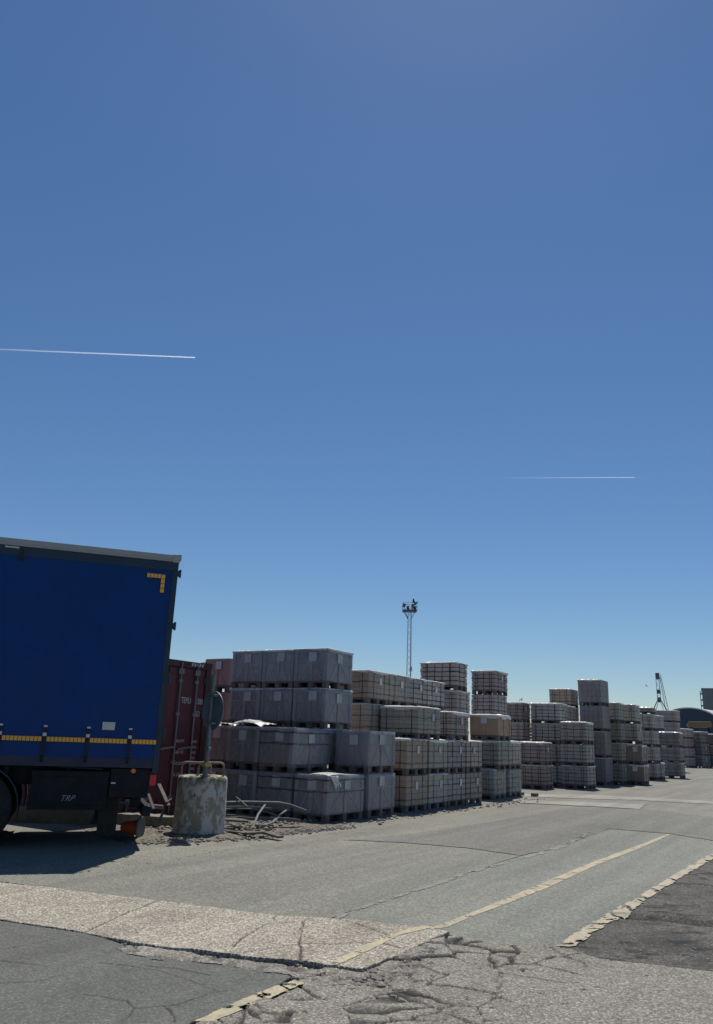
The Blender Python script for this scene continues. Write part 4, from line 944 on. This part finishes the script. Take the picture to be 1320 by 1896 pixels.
single(beam('concrete_beam', (-4.20,14.25), (-2.82,13.98), .30, .20, M['kerbstone'], 'short concrete beam between the trailer tail and the ballast block', 'concrete beam'))
def tubes(name, pts, r, mat, label, cat, group=None, flat=None):
    mb = MB()
    if flat:
        for a, b in zip(pts[:-1], pts[1:]): mb.bar(a, b, flat[0], flat[1])
    else: mb.tube(pts, r, 10)
    o = mb.build(name, mat, None, smooth=not flat); return tag(o, label, cat, group)
tubes('steel_pipe', [(-4.6,14.66,.31),(-3.85,14.52,.32),(-3.2,14.42,.29)], .035, M['kerbstone'], 'straight pale pipe lying across the beams behind the trailer tail', 'pipe')
tubes('wooden_plank', [(-3.362,13.899,0.540),(-3.206,13.731,0.319)], 0, M['plank'], 'short pale plank leaning on the pipe behind the trailer tail', 'plank', None, (.05,.025))
tubes('wooden_plank', [(-3.249,14.131,0.686),(-2.950,13.686,0.382)], 0, M['plank'], 'longer plank leaning beside the ballast block in front of the container', 'plank', None, (.06,.025))
tubes('bent_bar', [(-2.825,13.303,0.516),(-2.885,13.239,0.470),(-2.930,13.178,0.295),(-2.970,13.118,0.155)], .022, M['steel'], 'bent grey bar leaning against the left side of the ballast block', 'steel bar')
DG = 'bent steel scrap beside the ballast block'
S = M['steel']
tubes('bent_pipe', [(-2.2,14.1,.42),(-1.75,14.3,.43),(-1.2,14.52,.42),(-1.0,14.66,.38),(-.72,14.86,.27)], .027, S, 'long pale pipe on top of the scrap, bent down at its right end', 'steel pipe', DG)
tubes('bent_rail', [(-2.2,14.2,.30),(-1.9,14.2,.33),(-1.62,14.25,.33),(-1.35,14.4,.27),(-1.15,14.5,.20)], 0, S, 'flat bent rail under the top pipe, curling down to the right', 'steel rail', DG, (.10,.02))
tubes('bent_rail', [(-2.25,14.0,.24),(-1.6,14.2,.20),(-1.0,14.5,.16),(-.8,14.62,.13)], 0, S, 'long straight rail low in the scrap, reaching towards the torn-film crate', 'steel rail', DG, (.08,.045))
tubes('bent_rail', [(-2.3,13.85,.17),(-1.9,13.95,.16),(-1.65,14.0,.15)], 0, S, 'short rail end showing between the ballast block and the scrap', 'steel rail', DG, (.07,.03))
tubes('bent_strip', [(-2.2,13.75,.12),(-1.95,13.8,.12),(-1.75,13.85,.07),(-1.5,13.9,.03)], 0, S, 'bottom flat strip curving down onto the rubble', 'steel strip', DG, (.08,.015))
tubes('steel_bar', [(-1.389,14.132,0.416),(-1.455,13.723,0.294),(-1.495,13.417,0.116)], 0, S, 'slanting flat bar propped across the front of the scrap', 'steel bar', DG, (.035,.015))
tubes('steel_bar', [(-1.918,14.272,0.510),(-1.808,14.185,0.450),(-1.688,14.099,0.373)], .012, S, 'thin rod poking up over the top pipe', 'steel bar', DG)
tubes('bent_rail', [(-2.25,13.95,.36),(-1.7,14.15,.37),(-1.3,14.4,.33)], 0, S, 'narrow rail just under the top pipe, nearly level', 'steel rail', DG, (.05,.03))
tubes('bent_strip', [(-2.2,13.8,.20),(-1.8,13.9,.23),(-1.5,14.05,.20),(-1.25,14.2,.11)], 0, S, 'thin curved strip in the middle of the scrap', 'steel strip', DG, (.05,.012))
tubes('bent_strip', [(-1.475,13.520,0.155),(-1.347,13.835,0.119),(-1.242,14.146,0.142),(-1.170,14.453,0.202),(-1.060,14.662,0.294)], 0, S, 'dull strip sagging low at the right of the scrap', 'steel strip', DG, (.05,.012))
tubes('wooden_plank', [(-1.563,13.087,0.070),(-1.280,13.224,0.080),(-0.996,12.947,0.050)], 0, M['plank'], 'weathered board lying on the rubble in front of the scrap', 'plank', None, (.12,.03))
tubes('wooden_plank', [(-1.943,13.514,0.050),(-1.443,13.159,0.050)], 0, M['plank'], 'thin splintered board on the rubble next to the ballast block', 'plank', None, (.07,.02))
# loose timber blocks on the road
for px, lab in (((4.92,0), 'left one of two small timber blocks lying on the ground past the panelled crate stack'), ((5.6,0), 'right one of two small timber blocks lying on the ground past the panelled crate stack')): pass
for p, lab in (((5.448,25.506,0.000), 'small timber block on the ground beside the greenish wrapped pallets'), ((5.825,25.240,0.000), 'small timber block on the open ground in front of the middle group')):
    mb = MB(); mb.box(-.10,.10,-.07,.07,0,.10); o = mb.build('timber_block', M['palletwood'], None, bevel=.006); o.location = p; o.rotation_euler = (0,0,R(rng.uniform(0,60))); tag(o, lab, 'timber block', 'small timber blocks on the ground')

# plastic sacks and torn film on the crates
def crumple(name, sx, sy, h, seed, mat, label=None, cat=None, parent=None, loc=(0,0,0), rz=0):
    r = random.Random(seed); n = 22; vs = []; fs = []
    for j in range(n+1):
        for i in range(n+1):
            x, y = i/n*2-1, j/n*2-1; e = max(0, 1-(abs(x)**3.2+abs(y)**3.2)*.62)
            z = h*(e**.5)*(.7+.3*math.sin(x*2.1+seed)*math.cos(y*1.7)) + r.uniform(-.12,.12)*h*.6
            vs.append((x*sx/2*(1+r.uniform(-.05,.05)), y*sy/2*(1+r.uniform(-.05,.05)), max(0.003, z)))
    for j in range(n):
        for i in range(n): a = j*(n+1)+i; fs.append((a,a+1,a+n+2,a+n+1))
    b = len(vs); ring = list(range(n+1))+[(n+1)*k+n for k in range(1,n+1)]+[(n+1)*n+k for k in range(n-1,-1,-1)]+[(n+1)*k for k in range(n-1,0,-1)]
    fs.append(tuple(ring[::-1])); mb = MB(); mb.add(vs, fs); o = mb.build(name, mat, parent, smooth=True); o.location = loc; o.rotation_euler = (0,0,rz)
    return tag(o, label, cat)
zc = 2*L_-.002
p = ORG+V_*(1.74+.42)+U*(-3.2+.36); crumple('plastic_sack', .62, .86, .15, 3, M['film'], 'larger white plastic sack slumped on top of the brownish crate pair', 'plastic sack', None, (p.x,p.y,zc), RZ)
p = ORG+V_*(2.62+.36)+U*(-3.0+.30); crumple('plastic_sack', .5, .7, .11, 5, M['film'], 'smaller white plastic sack on the crate just right of the round sign', 'plastic sack', None, (p.x,p.y,zc), RZ)
front = [o for o in col.objects if o.get('label','').startswith('front grey crate')][0]
crumple('torn_film', .62, .46, .045, 8, M['film'], None, None, front, (-.30, -.14, L_-.004), 0)
mb = MB(); r = random.Random(4); sx, sy = 1.36, .77; n = 9; vs = []
for j in range(7):
    for i in range(n):
        t = j/6; a = (-.62+.26*i/(n-1))*(1-.25*t)+r.uniform(-.012,.012); vs.append((a, -sy/2-.018-r.uniform(0,.035)*(.3+t), L_-.01-t*(.20+.08*math.sin(i*1.7))+r.uniform(-.01,.01)))
mb.add(vs, [(j*n+i, j*n+i+1, (j+1)*n+i+1, (j+1)*n+i) for j in range(6) for i in range(n-1)])
o = mb.build('hanging_film', M['film'], front, smooth=True); so = o.modifiers.new('thickness','SOLIDIFY'); so.thickness = .003

# ------------------------------------------------------------------ far things
# lighting mast
MT = empty('light_mast', (8.12,109.6,0), 0, 'tall pale lattice light mast with a railed platform, rising behind the block stacks', 'mast')
mb = MB(); hw = lambda z: .34-.13*z/19
Z = [19*i/22 for i in range(23)]
cn = [(-1,-1),(1,-1),(1,1),(-1,1)]
for c in cn: mb.tube([(c[0]*hw(0),c[1]*hw(0),0),(c[0]*hw(19),c[1]*hw(19),19)], .06 if c[0] > 0 else .035, 6)
for i in range(22):
    for k in range(4):
        a, b = cn[k], cn[(k+1)%4]
        if i % 2: a, b = b, a
        mb.bar((a[0]*hw(Z[i]),a[1]*hw(Z[i]),Z[i]), (b[0]*hw(Z[i+1]),b[1]*hw(Z[i+1]),Z[i+1]), .035, .035)
mb.build('lattice_tower', M['mast'], MT)
mb = MB(); mb.tube([(.27,-.3,0),(.20,-.2,19)], .075, 6); mb.box(.1,.42,-.42,-.2,10.6,11.2); mb.build('cable_duct', M['mast'], MT)
mb = MB(); mb.box(-1.0,1.0,-1.0,1.0,19,19.14)
for c in cn: mb.bar((c[0]*.2,c[1]*.2,17.9),(c[0]*.75,c[1]*.75,19), .06, .06)
mb.build('platform', M['mastdark'], MT)
mb = MB()
for zz in (19.6, 20.15):
    for k in range(4): a, b = cn[k], cn[(k+1)%4]; mb.bar((a[0]*.98,a[1]*.98,zz),(b[0]*.98,b[1]*.98,zz), .045, .045)
for x in (-.98,-.33,.33,.98):
    for y in (-.98,.98): mb.bar((x,y,19.1),(x,y,20.15), .045, .045)
mb.build('railing', M['mast'], MT)
for (x, y, z, a) in ((-.85,-.8,19.75,30), (-.2,.8,19.7,-20), (.35,-.8,19.75,10), (.75,.7,19.7,-35)):
    mb = MB(); mb.box(-.16,.16,-.12,.12,-.28,.28); o = mb.build('floodlight', M['mastdark'], MT); o.location = (x,y,z); o.rotation_euler = (R(25),0,R(a))
mb = MB(); mb.prism([(.30,19.3),(.42,20.9),(.55,20.85),(.75,20.35),(1.15,20.45),(1.18,20.35),(.8,20.0),(.55,19.9),(.42,19.3)], -.15, .1); mb.build('antenna', M['mastdark'], MT)

# portal crane
CR = empty('portal_crane', (100.9,257,0), R(-20), 'distant grey portal crane with its lattice jib raised, seen above the far stacks', 'crane')
mb = MB()
for x in (-3.0, 3.0):
    for y in (-3, 3): mb.bar((x,y,0),(x*.95,y*.95,11.5), .42, .42)
mb.box(-3.2,3.2,-.3,.3,11.2,11.7); mb.box(-3.2,-2.7,-3,3,11.2,11.6); mb.box(2.7,3.2,-3,3,11.2,11.6)
for s in (-1,1):
    mb.bar((s*2.9,0,11.5),(s*.45,0,16.4), .32, .32); mb.bar((s*1.6,0,11.6),(s*.3,0,16.0), .16, .16)
mb.build('portal', M['crane'], CR)
mb = MB(); mb.box(-.45,.45,-.6,.6,15.6,17.2); mb.box(-.6,.6,-.7,.7,18.4,19.6); mb.build('cab', M['cranedark'], CR)
mb = MB()
for x in (-.5,.5): mb.bar((x,0,16.4),(x*.9-.1,0,24.5), .18, .18)
for i in range(8): mb.bar((-.5 if i % 2 else .5,0,16.6+i*.95),(.45 if i % 2 else -.5,0,17.5+i*.95), .1, .1)
mb.build('tower', M['crane'], CR)
mb = MB(); mb.box(-.65,.6,-.6,.6,23.0,25.0); mb.build('head', M['cranedark'], CR)
mb = MB(); a0, a1, b0, b1 = Vector((1.9,0,11)), Vector((.7,0,23.6)), Vector((2.9,0,11)), Vector((.9,0,24.6))
mb.bar(a0, a1, .16, .16); mb.bar(b0, b1, .16, .16)
for i in range(13):
    t0, t1 = i/13, (i+1)/13; mb.bar(a0.lerp(a1,t0) if i % 2 else b0.lerp(b1,t0), b0.lerp(b1,t1) if i % 2 else a0.lerp(a1,t1), .1, .1)
mb.build('jib', M['crane'], CR)

# arched hall
HL = empty('arched_hall', (51.6,120.5,0), R(-42), 'distant hall with a dark blue arched gable and a pale curved roof', 'hall')
def arc(r_, n=18, top=7.4, base=5.0):
    return [(-r_+2*r_*i/n, base+(top-base)*math.sqrt(max(0,1-((-r_+2*r_*i/n)/r_)**2))**1.1) for i in range(n+1)]
A_ = arc(4.6); mb = MB(); mb.prism([(-4.6,0)]+A_+[(4.6,0)], 0, .3); mb.build('gable_wall', M['hallblue'], HL)
mb = MB(); n = len(A_); O_ = [(x*1.015, z+.18) for x, z in A_]
mb.add([(x,-.05,z) for x,z in A_]+[(x,-.05,z) for x,z in O_]+[(x,42,z) for x,z in A_]+[(x,42,z) for x,z in O_],
  [(i,i+1,n+i+1,n+i) for i in range(n-1)]+[(n+i,n+i+1,3*n+i+1,3*n+i) for i in range(n-1)]+[(2*n+i,2*n+i+1,i+1,i) for i in range(n-1)])
mb.build('roof', M['hallroof'], HL, smooth=True)
mb = MB(); mb.box(-4.6,-4.4,.31,42,0,5.0); mb.box(4.4,4.6,.31,42,0,5.0); mb.build('side_wall', M['silo'], HL)
# tall clad building
SB = empty('clad_building', (67.3,139.0,0), R(-24), 'tall plain grey clad building at the right edge, its lower band mauve grey', 'building')
mb = MB(); mb.box(-4.6,9,-.0,9,8.4,11.9)
for i in range(16): mb.box(-4.6+.85*i,-4.6+.85*i+.06,-.04,0,8.4,11.9)
mb.build('upper_wall', M['silo'], SB)
mb = MB(); mb.box(-4.55,8.95,.05,8.95,0,8.39); mb.build('lower_wall', M['silolow'], SB)
mb = MB()
for zz in (7.6, 8.9, 9.9, 11.0): mb.box(-4.95,-4.61,1,1.6,zz,zz+.25)
mb.tube([(-4.9,1.3,6.5),(-4.9,1.3,11.6)], .07, 6); mb.build('ladder', M['silo'], SB)
mb = MB(); mb.box(-4.7,9.1,-.1,9.1,11.91,12.05); mb.build('roof', M['silo'], SB)
# ochre hopper
HP = empty('ochre_hopper', (35.3,80.0,0), R(-22), 'ochre yellow steel hopper standing on legs behind the far-end stacks', 'hopper')
mb = MB(); mb.prism([(-1.1,3.65),(-1.2,3.80),(-1.15,3.98),(-1.0,4.16),(1.0,4.20),(1.12,4.08),(1.12,3.76),(.9,3.64)], -.8, .8); mb.build('body', M['skip'], HP, bevel=.03)
mb = MB(); mb.box(-.95,.95,-.83,-.801,3.78,3.83); mb.box(-.95,.95,-.83,-.801,4.0,4.04); mb.build('rib', M['skip'], HP)
for x in (-.8,.8):
    for y in (-.65,.65): mb = MB(); mb.box(x-.08,x+.08,y-.08,y+.08,0,3.65); mb.build('leg', M['blackframe'], HP)
# gulls
def gull(loc, sc_, lab, bank):
    mb = MB(); mb.lathe([(.001,-.26),(.05,-.2),(.075,-.05),(.06,.1),(.04,.18),(.045,.22),(.02,.27),(.001,.3)], 10, 'x')
    for s in (-1,1):
        w0 = [(.08,s*.05,.03),(.14,s*.30,.16),(.05,s*.62,.10),(-.05,s*.60,.10),(-.02,s*.28,.15),(-.10,s*.05,.03)]
        mb.add([(x,y,z) for x,y,z in w0]+[(x,y,z-.012) for x,y,z in w0], [(0,1,4,5),(1,2,3,4),(11,10,7,6),(10,9,8,7)]+[(i,6+i,6+(i+1)%6,(i+1)%6) for i in range(6)])
    mb.add([(-.2,.03,0),(-.36,.07,0),(-.36,-.07,0),(-.2,-.03,0),(-.28,0,.012)], [(0,1,4),(1,2,4),(2,3,4),(3,0,4),(3,2,1,0)])
    o = mb.build('gull', M['gull'], None, smooth=True); o.location = loc; o.scale = (sc_,)*3; o.rotation_euler = (R(bank), R(-10), R(200)); tag(o, lab, 'bird', 'gulls over the yard')
gull((15.915,73.292,5.365), .5, 'small gull flying just above the middle group of stacks', 25)
gull((33.562,88.874,8.214), .55, 'small gull flying left of the portal crane', -35)
# contrails
def contrail(a, b, r0, r1, lab, dens, p=1.0):
    a, b = Vector(a), Vector(b); n = 60; mb = MB(); r = random.Random(2)
    pts = [a.lerp(b, i/n)+Vector((0,0,r.uniform(-.12,.12)*r0)) for i in range(n+1)]
    mb.tube(pts, r0, 8, True, r1); o = mb.build('contrail', M['trail'], None, smooth=True)
    at_ = o.data.attributes.new('ice','FLOAT','POINT'); d = b-a; l2 = d.length_squared
    at_.data.foreach_set('value', [dens*max(0,min(1,(v.co-a).dot(d)/l2))**p for v in o.data.vertices]); o.visible_shadow = True
    return tag(o, lab, 'contrail', 'contrails')
contrail((-3556.166,6029.402,3111.877), (-1630.915,6807.358,3497.132), 7.5, 4.5, 'bright thin contrail crossing the sky at the left', .34, 1.0)
contrail((1339.405,6870.662,2389.151), (2493.437,6540.854,2325.983), 4.0, 3.2, 'faint short contrail low in the sky at the right', .17, .8)
